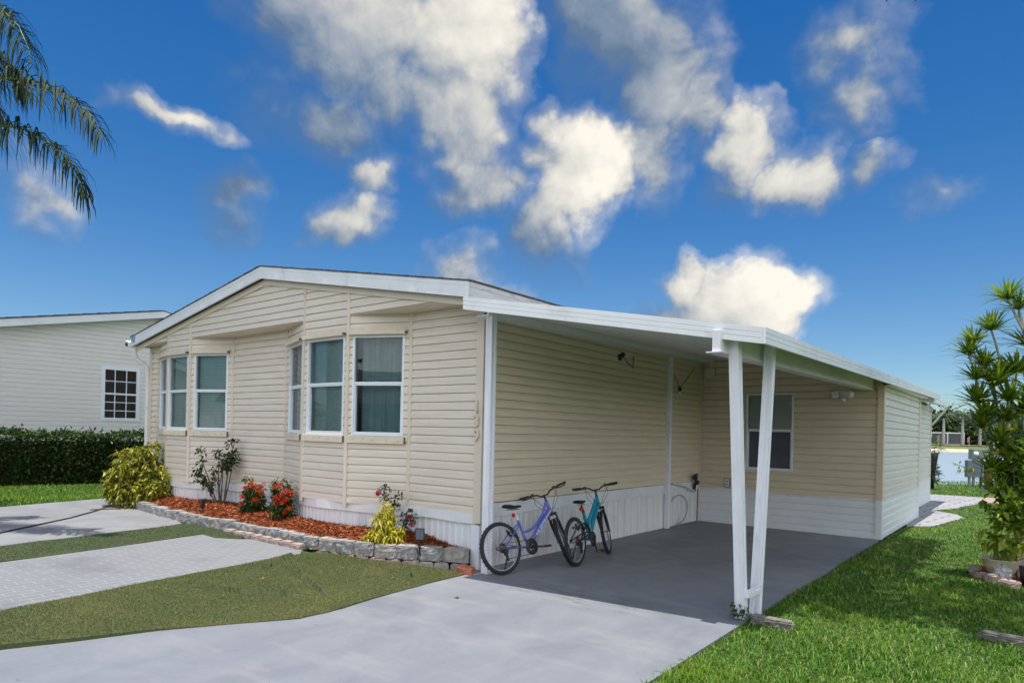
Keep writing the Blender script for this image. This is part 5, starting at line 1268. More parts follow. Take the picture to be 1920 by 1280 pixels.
    for i in range(32): a_ = 2 * PI * i / 32; cs.box((BB.x + .087 * math.cos(a_), yv, BB.z + .087 * math.sin(a_)), (.007, .003, .007), Matrix.Rotation(-a_, 3, 'Y'))
    cs.lathe([(.05, yv - .010), (.098, yv - .008), (.10, yv - .006), (.098, yv - .005), (.086, yv - .005)], (BB.x, 0, BB.z), 'y', 40)
    cso = cs.build('crankset', M['black'], root)
    ca = -.10 if style == 0 else -1.35
    for s in (-1, 1):
        a_ = ca if s < 0 else ca + PI
        p = BB + Vector((math.cos(a_) * .165, s * .085, math.sin(a_) * .165))
        MB().tube([BB + Vector((0, s * .072, 0)), p], [.013, .010], 8).build('crank_arm', M['black'] if s < 0 else M['steel'], cso)
        pd = MB(); y0 = p.y + s * .055
        pd.tube([p, Vector((p.x, y0 + s * .04, p.z))], .006, 6)
        for dx in (-.04, .04): pd.box((p.x + dx, y0, p.z), (.016, .095, .030))
        for dy in (-.038, .038): pd.box((p.x, y0 + dy, p.z), (.09, .014, .028))
        po = pd.build('pedal', M['black'], root)
        for dx in (-.0495, .0495): MB().box((p.x + dx, y0, p.z), (.003, .05, .014)).build('reflector', M['orange_refl'], po)
    cas = MB()
    for i, r in enumerate((.058, .053, .047, .041, .035, .029)): cas.lathe([(.012, -.034 - i * .0045), (r, -.034 - i * .0045), (r, -.036 - i * .0045), (.012, -.036 - i * .0045)], (0, 0, RW), 'y', 24)
    cas.build('sprocket', M['rust'], root)
    ch = MB(); ch.tube([(.0, -.045, RW + .048), (BB.x, yv, BB.z + .086)], .0042, 6); ch.tube([(.035, -.05, RW - .135), (BB.x, yv, BB.z - .086)], .0042, 6); ch.tube([(-.045, -.05, RW), (-.02, -.05, RW - .05), (.03, -.05, RW - .075)], .0042, 6)
    ch.build('chain', M['rust'], root)
    de = MB(); de.box((.012, -.066, RW - .035), (.045, .03, .045), Matrix.Rotation(.4, 3, 'Y')).box((.03, -.064, RW - .10), (.028, .014, .10), Matrix.Rotation(-.25, 3, 'Y'))
    for p in ((.022, -.055, RW - .07), (.04, -.055, RW - .135)): de.lathe([(0, -.006), (.024, -.006), (.024, .006), (0, .006)], p, 'y', 14)
    de.tube([(0, -.07, RW - .02), (-.03, -.075, RW + .0), (.05, -.075, RW + .03), (.2, -.062, RW)], .003, 5)
    de.build('derailleur', M['black'], root)
    bk = MB()
    for s in (-1, 1): bk.box((.185, s * .045, .47), (.02, .02, .10), Matrix.Rotation(-.6, 3, 'Y')).box((.20, s * .03, .445), (.05, .012, .016))
    bk.tube([(.21, -.05, .515), (.24, 0, .535), (.21, .05, .51)], .004, 6); bk.build('brake', M['black'], root)
    MB().tube([(.16, .05, .30), (.12, .13, .02), (.15, .135, .005)], .009, 8).build('kickstand', M['black'], root)
    root.location = loc; root.rotation_euler = (lean, 0, yaw)
    return root
bike((-4.87, 6.06, .0), R(90 - 11), R(-13), R(40), 0, 'violet step-through bicycle with black saddle, nearer the white corner post')
bike((-4.53, 7.12, .0), R(90 + 9), R(-7), R(14), 1, 'teal full suspension mountain bicycle parked ahead of the violet one')

# ------------------------------------------------------------------ right-hand plants
def rosette(P0, axis, n, L, W, spread=1.0):
    axis = np.array(axis) / np.linalg.norm(axis); vs = []; ls = []; off = 0
    for i in range(n):
        t = i / n
        th = math.acos(max(-.45, 1 - .74 * t * spread)) + rng.normal(0, .09); ph = i * 2.39996 + rng.normal(0, .15)
        d = np.array([math.sin(th) * math.cos(ph), math.sin(th) * math.sin(ph), math.cos(th)]) + .25 * (axis - np.array([0, 0, 1])); d /= np.linalg.norm(d)
        s = np.cross(d, [0, 0, 1.0]); s /= max(1e-6, np.linalg.norm(s)); nn = np.cross(s, d)
        l = L * rng.uniform(.8, 1.15) * (.75 + .3 * min(1, t * 2)); w_ = W * rng.uniform(.8, 1.15)
        pts = []
        for k, (f, ww) in enumerate(((0, .55), (.3, 1), (.65, .75), (1, .04))):
            c = P0 + d * l * f - np.array([0, 0, 1]) * (l * .28 * f * f * (.3 + math.sin(th))) + (nn * (-.006 if 0 < k < 3 else 0))
            pts += [c + s * w_ * ww * .5 + nn * .004, c - s * w_ * ww * .5 + nn * .004]
        vs.append(np.array(pts)); b = off
        ls.append(np.array([b, b + 1, b + 3, b + 2, b + 2, b + 3, b + 5, b + 4, b + 4, b + 5, b + 7, b + 6])); off += 8
    return np.concatenate(vs), np.concatenate(ls), 4
drac_s = [[(-0.15, 10.62, 0.0), (-0.19, 10.59, 0.64), (-0.27, 10.53, 1.17), (-0.34, 10.47, 1.75), (-0.42, 10.41, 2.21)], [(-0.42, 10.41, 2.21), (-0.53, 10.32, 2.61), (-0.59, 10.27, 2.79), (-0.66, 10.21, 2.94)], [(-0.42, 10.41, 2.21), (-0.45, 10.38, 2.32), (-0.54, 10.31, 2.64)], [(-0.54, 10.31, 2.64), (-0.65, 10.23, 2.62), (-0.70, 10.19, 2.78)], [(-0.34, 10.47, 1.75), (-0.27, 10.53, 2.05), (-0.26, 10.53, 2.26), (-0.22, 10.56, 2.56)], [(-0.26, 10.53, 2.26), (-0.35, 10.46, 2.56), (-0.44, 10.39, 2.96), (-0.48, 10.35, 3.10)], [(-0.42, 10.41, 2.21), (-0.51, 10.33, 2.22), (-0.60, 10.26, 2.17)], [(-0.34, 10.47, 1.75), (-0.44, 10.39, 1.54), (-0.55, 10.30, 1.86)], [(-0.13, 10.64, 0.0), (-0.11, 10.65, 1.21), (-0.15, 10.62, 2.06)], [(-0.11, 10.65, 1.21), (-0.08, 10.67, 2.57), (-0.16, 10.62, 3.11), (-0.33, 10.48, 3.50)], [(-0.16, 10.62, 3.11), (-0.21, 10.57, 3.37)], [(-0.19, 10.59, 0.64), (-0.24, 10.55, 1.07), (-0.28, 10.52, 1.48)], [(-0.26, 10.53, 2.26), (-0.36, 10.46, 2.52)], [(-0.44, 10.39, 1.54), (-0.51, 10.34, 2.08), (-0.62, 10.25, 2.47)], [(-0.42, 10.41, 2.21), (-0.44, 10.39, 2.39)], [(-0.08, 10.67, 2.57), (-0.11, 10.65, 2.91)], [(-0.27, 10.53, 1.17), (-0.34, 10.47, 1.23)]]
drac_r = [(-0.33, 10.48, 3.50, 1.00), (-0.21, 10.57, 3.37, 0.80), (-0.48, 10.35, 3.10, 1.00), (-0.66, 10.21, 2.94, 0.75), (-0.70, 10.19, 2.78, 0.85), (-0.54, 10.31, 2.64, 0.90), (-0.36, 10.46, 2.52, 1.00), (-0.22, 10.56, 2.56, 1.25), (-0.60, 10.26, 2.17, 1.25), (-0.44, 10.39, 2.39, 0.90), (-0.55, 10.30, 1.86, 1.20), (-0.15, 10.62, 2.06, 1.20), (-0.62, 10.25, 2.47, 0.80), (-0.28, 10.52, 1.48, 1.20), (-0.34, 10.47, 1.23, 1.10), (-0.11, 10.65, 2.91, 1.20), (-0.10, 10.66, 1.62, 1.20), (-0.20, 10.58, 1.08, 1.00), (-.05, 10.5, 2.3, 1.2), (-.3, 10.4, 1.95, 1.0), (.0, 10.5, 2.75, 1.2), (-.15, 10.4, 1.4, 1.1), (-.36, 10.3, 1.02, 1.2), (-.44, 10.3, 1.3, 1.0), (-.26, 10.2, .78, 1.1), (-.5, 10.25, 2.0, 1.1), (-.36, 10.3, 1.66, 1.25), (-.28, 10.3, 2.2, 1.2), (-.4, 10.25, 2.42, 1.1)]
t = empty('dracaena', (-.15, 10.62, 0), 'tall many-stemmed dracaena with spiky leaf rosettes at the right edge', 'dracaena')
mb = MB()
for k, l in enumerate(drac_s):
    r0 = .036 if k in (0, 8, 9) else .018
    mb.tube(l, [r0 + (.011 - r0) * i / (len(l) - 1) for i in range(len(l))], 7)
mb.build('trunk', M['bark_pale'], t)
for (x, y, z, k) in drac_r:
    v, l, kk = rosette(np.array([x, y, z]), (0, 0, 1), int(64 * (.7 + .3 * k)), .42 * k ** .5, .036 * k ** .5)
    build_leaves('leaf_rosette', [(v, l, kk)], M['dracaena'], t)
t = empty('broad_leaf_shrub', (-.25, 10.25, 0), 'loose shrub with broad green and yellow leaves at the foot of the dracaena', 'shrub')
bl = [(-0.23, 10.30, 1.68, 0.20), (-0.31, 10.24, 1.48, 0.14), (-0.20, 10.33, 1.22, 0.28), (-0.32, 10.10, 0.93, 0.20), (-0.26, 10.15, 0.74, 0.20), (-0.37, 10.06, 0.83, 0.10), (-0.21, 10.19, 0.60, 0.20), (-0.14, 10.37, 0.89, 0.25), (-0.16, 10.36, 1.88, 0.15), (.1, 10.5, 1.3, .35), (.15, 10.5, .8, .35), (-.02, 10.3, 1.55, .26), (-.05, 10.2, 1.05, .26), (-.1, 10.15, .6, .22)]
build_leaves('foliage', [cluster_leaves(bl, 330, 3, .14, .078, .15, .3, .12), cluster_leaves([(-0.46, 10.12, 1.25, 0.10), (-0.51, 10.08, 1.18, 0.06), (-0.64, 9.98, 1.37, 0.05), (-0.74, 9.89, 1.39, 0.05)], 1500, 4, .07, .025, .1, .2)], M['broad'], t)
stems_mb([[(-.2, 10.3, 0), (-.25, 10.2, .5), (-.3, 10.1, .95)], [(-.15, 10.32, 0), (-.2, 10.3, .8), (-.23, 10.3, 1.7)], [(-.2, 10.28, .9), (-.45, 10.12, 1.22), (-.74, 9.89, 1.39)]], .014, .005).build('stem', M['bark'], t)
# potted plant, stones and mulch ring
t = empty('plant_pot', (-.33, 10.32, 0), 'cream ribbed shallow planter bowl standing in the ringed bed', 'planter')
pc = (-.33, 10.32, .0)
MB().lathe([(0, .02), (.10, .02), (.14, .07), (.185, .16), (.195, .225), (.204, .235), (.19, .24), (.178, .225), (.17, .20), (0, .20)], pc, 'z', 60, wob=lambda a, h: .026 * math.sin(a * 22 + h * 14) if .05 < h < .22 else 0).build('bowl', M['stone_pot'], t)
MB().lathe([(0, .212), (.175, .205)], pc, 'z', 24).build('soil', M['soil'], t)
stems_mb([[(-.35, 10.3, .2), (-.38, 10.25, .5), (-.36, 10.2, .7)], [(-.3, 10.3, .2), (-.27, 10.25, .55)]], .012, .005).build('stem', M['bark'], t)
build_leaves('foliage', [cluster_leaves([(-.36, 10.2, .55, .16), (-.24, 10.2, .45, .14), (-.42, 10.18, .42, .1)], 420, 3, .13, .075, .0, .3, .6)], M['broad'], t)
me = rock_block('slate_stone', .21, .12, .17, 3, None, .02, .03, 4)
o = link_mesh('slate_stone', me, M['slate'], loc=(-.30, 10.06, .0)); o.rotation_euler = (-.1, .03, -.65); tag(o, 'white layered slate stone leaning before the cream planter', 'stone')
for k, (x, y, s_, a_, lb) in enumerate([(-.53, 10.22, .20, -1.2, 'leftmost pinkish edging stone of the planter ring'), (-.40, 9.98, .22, -.9, 'pinkish edging stone standing proud before the slate stone'), (-.22, 9.86, .25, -.4, 'wide pinkish edging stone before the slate stone'), (.03, 9.80, .24, -.2, 'pinkish edging stone under the black pot, right in the planter ring'), (-.6, 10.5, .2, -1.5, 'pinkish edging stone at the back left of the planter ring')]):
    me = rock_block('ring_stone', s_, .13, .075 + .03 * (k == 1), 20 + k, None, .008, .03, 3)
    o = link_mesh('ring_stone', me, M['paver_pink'], loc=(x, y, -.02)); o.rotation_euler = (.05, .08 * (k - 2), a_); tag(o, lb, 'edging stone', 'stones ringing the planter')
ring_poly = [(-.62, 10.75), (-.55, 10.2), (-.3, 9.92), (.3, 9.78), (1.2, 10.0), (1.3, 12), (-.2, 11.9)]
tag(ground_sheet('planter_mulch_bed', ring_poly, lambda x, y: .012, M['mulch_bed'], .5, .06), kind='structure')
P = scatter(ring_poly, 5000); a = rng.uniform(0, 2 * PI, len(P))
tag(build_leaves('mulch', [leaf_arrays(np.column_stack([P, np.full(len(P), .018) + rng.uniform(0, .02, len(P))]), np.column_stack([np.cos(a), np.sin(a), rng.normal(.05, .25, len(P))]), rng.uniform(.03, .09, len(P)), rng.uniform(.008, .018, len(P)), .3, .02)], M['mulch']), kind='stuff')
t = empty('nursery_pot', (-.07, 9.93, 0), 'small black plastic nursery pot at the very right of the ringed bed', 'pot')
MB().lathe([(0, .02), (.055, .02), (.075, .22), (.082, .23), (.07, .23), (.066, .2), (0, .2)], (-.07, 9.93, 0), 'z', 20).build('pot', M['black'], t)
build_leaves('foliage', [cluster_leaves([(-.07, 9.93, .3, .08)], 900, 3, .1, .02, .2, .2, .6)], M['rose_leaf'], t)

# concrete curbs in the grass
def curb(a, b, w_, h, z, lab):
    a, b = Vector(a), Vector(b); L = (b - a).length
    me = rock_block('parking_curb', L, w_, h, int(L * 100), None, .012, .03, 7)
    o = link_mesh('parking_curb', me, M['timber'], loc=((a.x + b.x) / 2, (a.y + b.y) / 2, z)); o.rotation_euler = (0, .0, math.atan2(b.y - a.y, b.x - a.x)); return tag(o, lab, 'curb')
curb((-2.05, 6.17, 0), (-1.64, 6.16, 0), .13, .085, -.03, 'weathered concrete curb piece at the foot of the paired carport posts')
curb((-.37, 7.12, 0), (.12, 7.05, 0), .14, .06, -.02, 'weathered grey curb piece sunk in the lawn near the right edge')

# meter pedestal, bin
t = empty('meter_pedestal', (-1.8, 31.8, 0), 'grey electric meter cabinets on posts before the lake', 'meter box')
dR = Vector((RT.x, RT.y, 0)); dF = Vector((FW.x, FW.y, 0)); c0 = FW * 26 ; c0 = Vector((c0.x, c0.y, 0))
def pedestal(r0, r1, z0, z1, d0, d1, m, name):
    mb = MB(); mb.frame_box(c0, dR, -dF, r0, r1, d0, d1, z0, z1); return mb.build(name, M[m], t, bevel=.01)
r_of = lambda px: (px - 956) * 26 / 1241 + .0
pedestal(r_of(1816) , r_of(1870), 1.03, 1.44, .0, .25, 'metal_grey', 'meter_cabinet')
pedestal(r_of(1809), r_of(1834), .34, 1.0, .02, .22, 'metal_blue', 'breaker_cabinet')
pedestal(r_of(1844), r_of(1857), .2, .98, .02, .2, 'brown_wood', 'wood_panel')
for px in (1814, 1822, 1836, 1850): pedestal(r_of(px), r_of(px + 4), -.05, 1.04 if px > 1820 else .4, .05, .12, 'black' if px == 1836 else 'metal_grey', 'post')
for px in (1822, 1849):
    c = c0 + dR * r_of(px) - dF * .26 + Vector((0, 0, 1.25)); mb = MB(); mb.sphere(c, .095, 14, 9); mb.build('meter_glass', M['sash'], t)
t = empty('tall_planter', (-3.0, 28.3, 0), 'tall black planter with leafy plant beyond the storage room corner', 'planter')
MB().lathe([(0, 0), (.11, 0), (.13, .5), (.22, 1.15), (.24, 1.3), (.2, 1.3), (.17, 1.2), (0, 1.2)], (-3.0, 28.3, 0), 'z', 16).build('pot', M['black'], t)
build_leaves('foliage', [cluster_leaves([(-3.0, 28.3, 1.5, .3), (-2.95, 28.3, .7, .22), (-2.92, 28.3, .35, .2)], 260, 4, .28, .06, .5, .3)], M['ix_leaf'], t)

# ------------------------------------------------------------------ lake, far bank
def rq(r, q, z): p = FW * q + RT * r; return (p.x, p.y, z)
m, nt, b = new_mat('rippled lake water')
pos = nt.new('ShaderNodeNewGeometry').outputs['Position']
b.inputs['Base Color'].default_value = (.30, .36, .39, 1); b.inputs['Roughness'].default_value = .30
bn = nt.new('ShaderNodeBump'); bn.inputs['Strength'].default_value = .9; bn.inputs['Distance'].default_value = .12
nt.set(bn.inputs['Height'], X(nt, nt.noise(nt.mapping(pos, (1, 1, 1)), 1.3, 4)) + X(nt, nt.noise(pos, .35, 3)) * .8); nt.set(b.inputs['Normal'], bn.outputs[0]); M['water'] = m
wv = MB(); wv.add([rq(-260, 24, -.42), rq(260, 24, -.42), rq(300, 150, -.42), rq(-300, 150, -.42)], [(0, 1, 2, 3)]); tag(wv.build('lake_water', M['water']), kind='structure')
M['far_grass'] = mat('distant lawn', (.10, .15, .03), .95, .3, .15)
M['sand'] = mat('sandy bank', (.42, .36, .27), .95, .2, .3)
bkm = MB()
rs = list(np.arange(-260, 281, 6))
prof = [(146, -.6), (148.2, -.05), (149.5, .3), (156, .85), (175, 1.1), (300, 1.3)]
for i in range(len(rs) - 1):
    for k in range(len(prof) - 1):
        (qa, za), (qb, zb) = prof[k], prof[k + 1]; j0 = mnoise.noise(Vector((rs[i] * .05, 0, 0))) * .8; j1 = mnoise.noise(Vector((rs[i + 1] * .05, 0, 0))) * .8
        bkm.add([rq(rs[i], qa + j0, za), rq(rs[i + 1], qa + j1, za), rq(rs[i + 1], qb + j1, zb), rq(rs[i], qb + j0, zb)], [(0, 1, 2, 3)], True, 1 if k < 2 else 0)
tag(bkm.build('far_bank', [M['far_grass'], M['sand']]), kind='structure')
wk = MB(); wk.add([rq(60, 163, 1.08), rq(180, 163, 1.08), rq(180, 166, 1.14), rq(60, 166, 1.14)], [(0, 1, 2, 3)]); tag(wk.build('far_footpath', M['concrete_edge']), kind='structure')
# far trees
def far_tree(r, q, h, wd, z0, lab, name='tree', dens=1.0, low=.15):
    P0 = rq(r, q, z0); t = empty(name, P0, lab, 'tree', 'trees on the far shore')
    MB().tube([P0, (P0[0], P0[1], z0 + h * .5)], [.3, .12], 6).build('trunk', M['bark'], t)
    n = int(520 * dens); C = []
    nb = 9; B = [(rng.normal(0, wd * .28), rng.normal(0, wd * .2), h * rng.uniform(low + .1, .85), wd * rng.uniform(.22, .36)) for _ in range(nb)]
    for (bx, by, bz_, br) in B:
        d = unit(rng.normal(0, 1, (n // nb, 3))); C.append(np.array([P0[0] + bx, P0[1] + by, z0 + bz_]) + d * br * rng.uniform(.5, 1.05, n // nb)[:, None])
    C = np.concatenate(C); d = rng.normal(0, 1, C.shape)
    build_leaves('crown', [leaf_arrays(C, d, rng.uniform(.7, 1.5, len(C)), rng.uniform(.5, 1.0, len(C)), .2, .2)], M['far_leaf'], t)
def far_palm(r, q, h, z0, lab, L=3.2, nf=18, m='far_palm'):
    P0 = Vector(rq(r, q, z0)); t = empty('royal_palm', P0, lab, 'palm tree', 'palms on the far shore')
    MB().tube([P0, P0 + Vector((0, 0, h * .5)), P0 + Vector((0, 0, h)), P0 + Vector((0, 0, h + 1.1))], [.36, .34, .25, .16], 8).build('trunk', M['bark_pale'], t)
    me = rock_block('palm_ring', 3.2, 3.2, .12, int(r), None, .05, .5, 2); o = link_mesh('mulch_ring', me, M['mulch_bed'], t); o.location = (0, 0, -.04)
    top = np.array(P0) + np.array([0, 0, h + .9]); pv = []; pd = []; pl = []
    for i in range(nf):
        a_ = i * 2.4; e = rng.uniform(.0, 1.25)
        for k in range(14):
            f = (k + 1) / 14; rr = L * f * math.cos(e * (1 - .3 * f)); zz = L * (f * math.sin(e) - .62 * f * f)
            c = top + np.array([math.cos(a_) * rr, math.sin(a_) * rr, zz])
            for s in (-1, 1):
                pv.append(c); pd.append([-math.sin(a_) * s + math.cos(a_) * .5, math.cos(a_) * s + math.sin(a_) * .5, -.55]); pl.append(.85 * (1 - .5 * f))
    build_leaves('crown', [leaf_arrays(np.array(pv), np.array(pd), np.array(pl), .22, .1, .35)], M[m], t)
palms = [(103.5, 158, 6.0, 'second royal palm from the shed corner'[:0] or 'royal palm with clear trunk nearest the storage room awning'), (108.0, 158, 6.6, 'royal palm across the lake behind the pavilion, between the first and third palm'), (112.2, 158, 5.8, 'royal palm across the lake just left of the meter cabinets'), (116.8, 160, 6.2, 'royal palm across the lake seen among the dracaena stems'), (120.6, 160, 6.5, 'rightmost royal palm on the far shore behind the dracaena')]
for r, q_, h, lb in palms: far_palm(r, q_, h, .95, lb)
k = 0
wherex = ['behind the awning brace', 'left of the first royal palm', 'behind the first royal palm', 'between the first two royal palms', 'behind the pavilion', 'behind the third royal palm', 'behind the meter cabinets', 'behind the dracaena stems', 'behind the dracaena rosettes', 'at the right edge of the picture', 'low beside the white wall', 'farthest back above the pavilion', 'farthest back above the meter cabinets', 'farthest back by the awning']
for (r, q_, h, wd) in [(97, 172, 11, 9), (102, 180, 10, 9), (106, 176, 8.5, 8), (110, 178, 9, 8), (114, 176, 8.5, 8), (118, 178, 9.5, 9), (122, 176, 9, 9), (126, 178, 10, 9), (131, 174, 10, 10), (137, 178, 11, 10), (100, 168, 5, 5), (109, 190, 11, 10), (117, 190, 11, 10), (98, 190, 13, 11)]:
    far_tree(r, q_, h, wd, 1.0, 'dark green leafy tree on the far shore ' + wherex[k], low=.0); k += 1
for r in range(84, 96, 5): far_tree(r, 176, 10, 9, 1.0, 'dark green leafy tree on the far shore hidden behind the storage room', low=0)
hg = np.array([rq(rr_, qq_, zz_) for rr_, qq_, zz_ in zip(rng.uniform(60, 190, 9000), rng.uniform(181, 184, 9000), 1 + np.abs(rng.normal(0, 3.2, 9000)))])
tag(build_leaves('far_thicket', [leaf_arrays(hg, rng.normal(0, 1, hg.shape), 1.5, .9, .2, .2)], M['far_leaf']), kind='stuff')
# pavilion with dark screens, flags, white wall
t = empty('screen_pavilion', rq(108, 167, 1.1), 'low white framed screened pavilion on the far shore', 'pavilion')
mb = MB(); pav = (103.6, 116.5)
mb.frame_box((0, 0, 0), RT, -FW, pav[0], pav[1], -170, -169.9, 1.1, 4.0); mb.build('screen', M['black_mesh'], t)
mb = MB(); mb.frame_box((0, 0, 0), RT, -FW, pav[0] - .1, pav[1] + .1, -170, -169.7, 4.0, 4.25); mb.build('beam', M['white'], t)
for r in (103.6, 108.0, 112.2, 116.4): MB().frame_box((0, 0, 0), RT, -FW, r - .09, r + .09, -169.85, -169.6, 1.1, 4.0).build('post', M['white'], t)
mb = MB(); mb.frame_box((0, 0, 0), RT, -FW, pav[0], pav[1], -169.8, -169.6, 1.05, 1.35); mb.build('base_wall', M['concrete_edge'], t)
def flag(r, z, m, lab):
    t = empty('flag', rq(r, 166, z), lab, 'flag'); mb = MB(); mb.frame_box((0, 0, 0), RT, -FW, r - .03, r + .03, -166, -165.94, 1.1, z + 1.0); mb.build('pole', M['white'], t)
    vs = []
    for i in range(7):
        f = i / 6; vs += [rq(r - .03 - f * .6, 165.9 + .08 * math.sin(i * 1.9), z + .95 - f * .5), rq(r - .03 - f * .5, 165.9 + .08 * math.sin(i * 1.9 + .6), z - .35 - f * .35)]
    MB().add(vs, [(2 * i, 2 * i + 2, 2 * i + 3, 2 * i + 1) for i in range(6)], True).build('cloth', m, t)
M['flag_red'] = mat('faded red and white cloth', (.55, .25, .25), .8, .5, 2); M['flag_pink'] = mat('pink cloth', (.65, .16, .36), .8, .2, 2)
flag(103.3, 2.6, M['flag_red'], 'faded red flag at the left post of the pavilion'); flag(107.6, 2.6, M['flag_red'], 'faded red flag at the second post of the pavilion'); flag(115.2, 2.4, M['flag_pink'], 'pink flag at the right side of the pavilion')
mb = MB(); mb.frame_box((0, 0, 0), RT, -FW, 97, 101.8, -168.2, -168, 1.0, 2.3); tag(mb.build('white_wall', M['white']), 'short plain white wall across the lake left of the pavilion', 'wall')

# ------------------------------------------------------------------ tall feather palm at the left
def frond(pts, Ll, n=125, side=1.0):
    P = [Vector(p) for p in pts]; cum_ = [0]
    for a_, b_2 in zip(P[:-1], P[1:]): cum_.append(cum_[-1] + (b_2 - a_).length)
    vs = []; ls = []; off = 0
    def at_(s):
        for i in range(len(P) - 1):
            if s <= cum_[i + 1]: f = (s - cum_[i]) / (cum_[i + 1] - cum_[i]); return P[i].lerp(P[i + 1], f), (P[i + 1] - P[i]).normalized()
        return P[-1], (P[-1] - P[-2]).normalized()
    T = cum_[-1]
    for i in range(n):
        s = T * (.06 + .94 * i / (n - 1)); p, d = at_(s)
        for sd in (-1, 1):
            f = i / (n - 1); L = Ll * (1 - .55 * max(0, f - .55) / .45) * rnd.uniform(.75, 1.1)
            sdv = d.cross(Vector((0, 0, 1))).normalized() * sd
            dirn = (sdv * rnd.uniform(.3, .8) + d * rnd.uniform(.35, .8) + Vector((0, 0, rnd.uniform(-.35, .6)))).normalized()
            wv_ = dirn.cross(Vector((0, 0, 1))).normalized(); w0 = .0095 * rnd.uniform(.7, 1.2)
            q0 = p; q1 = p + dirn * L * .35 + Vector((0, 0, -.05 * L)); q2 = q1 + dirn * L * .22 + Vector((0, 0, -.30 * L)); q3 = q2 + dirn * L * .06 + Vector((0, 0, -.34 * L))
            pts_ = [q0 - wv_ * w0, q0 + wv_ * w0, q1 - wv_ * w0 * 1.2, q1 + wv_ * w0 * 1.2, q2 - wv_ * w0 * .8, q2 + wv_ * w0 * .8, q3 - wv_ * .002, q3 + wv_ * .002]
            vs.append(np.array([tuple(v) for v in pts_])); b0 = off; ls.append(np.array([b0, b0 + 1, b0 + 3, b0 + 2, b0 + 2, b0 + 3, b0 + 5, b0 + 4, b0 + 4, b0 + 5, b0 + 7, b0 + 6])); off += 8
    return np.concatenate(vs), np.concatenate(ls), 4
fr_ = [[(-13.26, 1.71, 7.03), (-12.34, 2.19, 7.55), (-11.8, 2.49, 7.61), (-11.38, 2.7, 7.4), (-11.05, 2.83, 7.09), (-10.81, 2.89, 6.71), (-10.70, 2.89, 6.45)],
       [(-13.25, 1.71, 6.88), (-12.32, 2.2, 6.55), (-11.78, 2.51, 6.47), (-11.36, 2.71, 6.43), (-10.89, 2.95, 6.36), (-10.43, 3.2, 6.12), (-10.06, 3.36, 5.86), (-9.80, 3.46, 5.5)],
       [(-13.25, 1.72, 6.72), (-12.57, 2.26, 6.05), (-12.15, 2.6, 5.98), (-11.72, 2.81, 5.92), (-11.24, 3.06, 5.78), (-10.82, 3.27, 5.5), (-10.62, 3.44, 5.2), (-10.56, 3.5, 4.9)],
       [(-13.25, 1.71, 6.96), (-12.85, 2.29, 7.24), (-12.74, 2.64, 7.33), (-12.6, 3.0, 7.26), (-12.53, 3.19, 7.06), (-12.55, 3.3, 6.9)]]
for k in range(9):
    a_ = 1.2 + k * .6; cx, cy_ = math.cos(a_), math.sin(a_)
    if cx * RT.x + cy_ * RT.y > -.15: continue
    e = rnd.uniform(.2, 1.0); fr_.append([(-13.25 + cx * s, 1.71 + cy_ * s, 6.9 + e * s - .33 * s * s * .6) for s in (0, .6, 1.2, 1.8, 2.4, 2.9)])
t = empty('feather_palm', (-13.3, 1.7, .05), 'tall feather palm whose drooping fronds enter at the upper left', 'palm tree')
MB().tube([(-13.35, 1.65, .0), (-13.3, 1.68, 3), (-13.25, 1.71, 5.6), (-13.25, 1.71, 6.9)], [.20, .15, .13, .10], 12).build('trunk', M['bark_pale'], t)
for f in fr_:
    v, l, k4 = frond(f, .76)
    fo = build_leaves('frond', [(v, l, k4)], M['frond'], t)
    mb = MB(); mb.tube(f, [.022 - .018 * i / (len(f) - 1) for i in range(len(f))], 6); mb.build('midrib', M['broad'], fo)

# ------------------------------------------------------------------ shade tree above the right lawn (its crown is over the picture)
t = empty('shade_tree', (2.9, 9.4, -.03), 'broad shade tree over the right lawn, beyond the picture edge', 'tree')
tr = MB(); tr.tube([(2.9, 9.4, -.05), (2.8, 9.4, 2.5), (2.5, 9.4, 5.2), (1.8, 9.4, 8.2)], [.28, .22, .18, .10], 10); tr.tube([(2.5, 9.4, 5.2), (1.2, 8.2, 8.0), (.2, 7.4, 9.2)], [.12, .08, .04], 8); tr.tube([(2.6, 9.4, 4.6), (2.0, 11, 7.8), (.9, 12, 9.2)], [.12, .08, .04], 8); tr.tube([(1.2, 8.2, 8.0), (.2, 7.9, 9.0), (-.9, 7.6, 9.5)], [.07, .05, .02], 6); tr.tube([(.9, 12, 9.2), (-.2, 11.4, 9.6), (-1.1, 10.6, 9.9)], [.05, .035, .02], 6); tr.build('trunk', M['bark'], t)
n = 26000; C = np.column_stack([rng.uniform(-2.3, 3.2, n), rng.uniform(6.2, 13.0, n), rng.uniform(9.3, 10.8, n)])
fade = np.minimum(1, (C[:, 1] - 6.2 + .35 * np.sin(C[:, 0] * 3)) / .7) * np.where((C[:, 0] > -1.0) & (C[:, 1] > 9.2), .04, 1.0) * np.array([.62 + .8 * mnoise.noise(Vector((x * .9, y * .9, 4))) for x, y, z in C])
C = C[rng.uniform(0, 1, n) < fade * .58]
qf = C[:, :2] @ np.array([FW.x, FW.y]); C = C[(C[:, 2] - 1.67) / qf * 1241 > 850]
build_leaves('crown', [leaf_arrays(C, rng.normal(0, 1, C.shape), rng.uniform(.16, .28, len(C)), rng.uniform(.09, .15, len(C)), .2, .2)], M['far_leaf'], t)

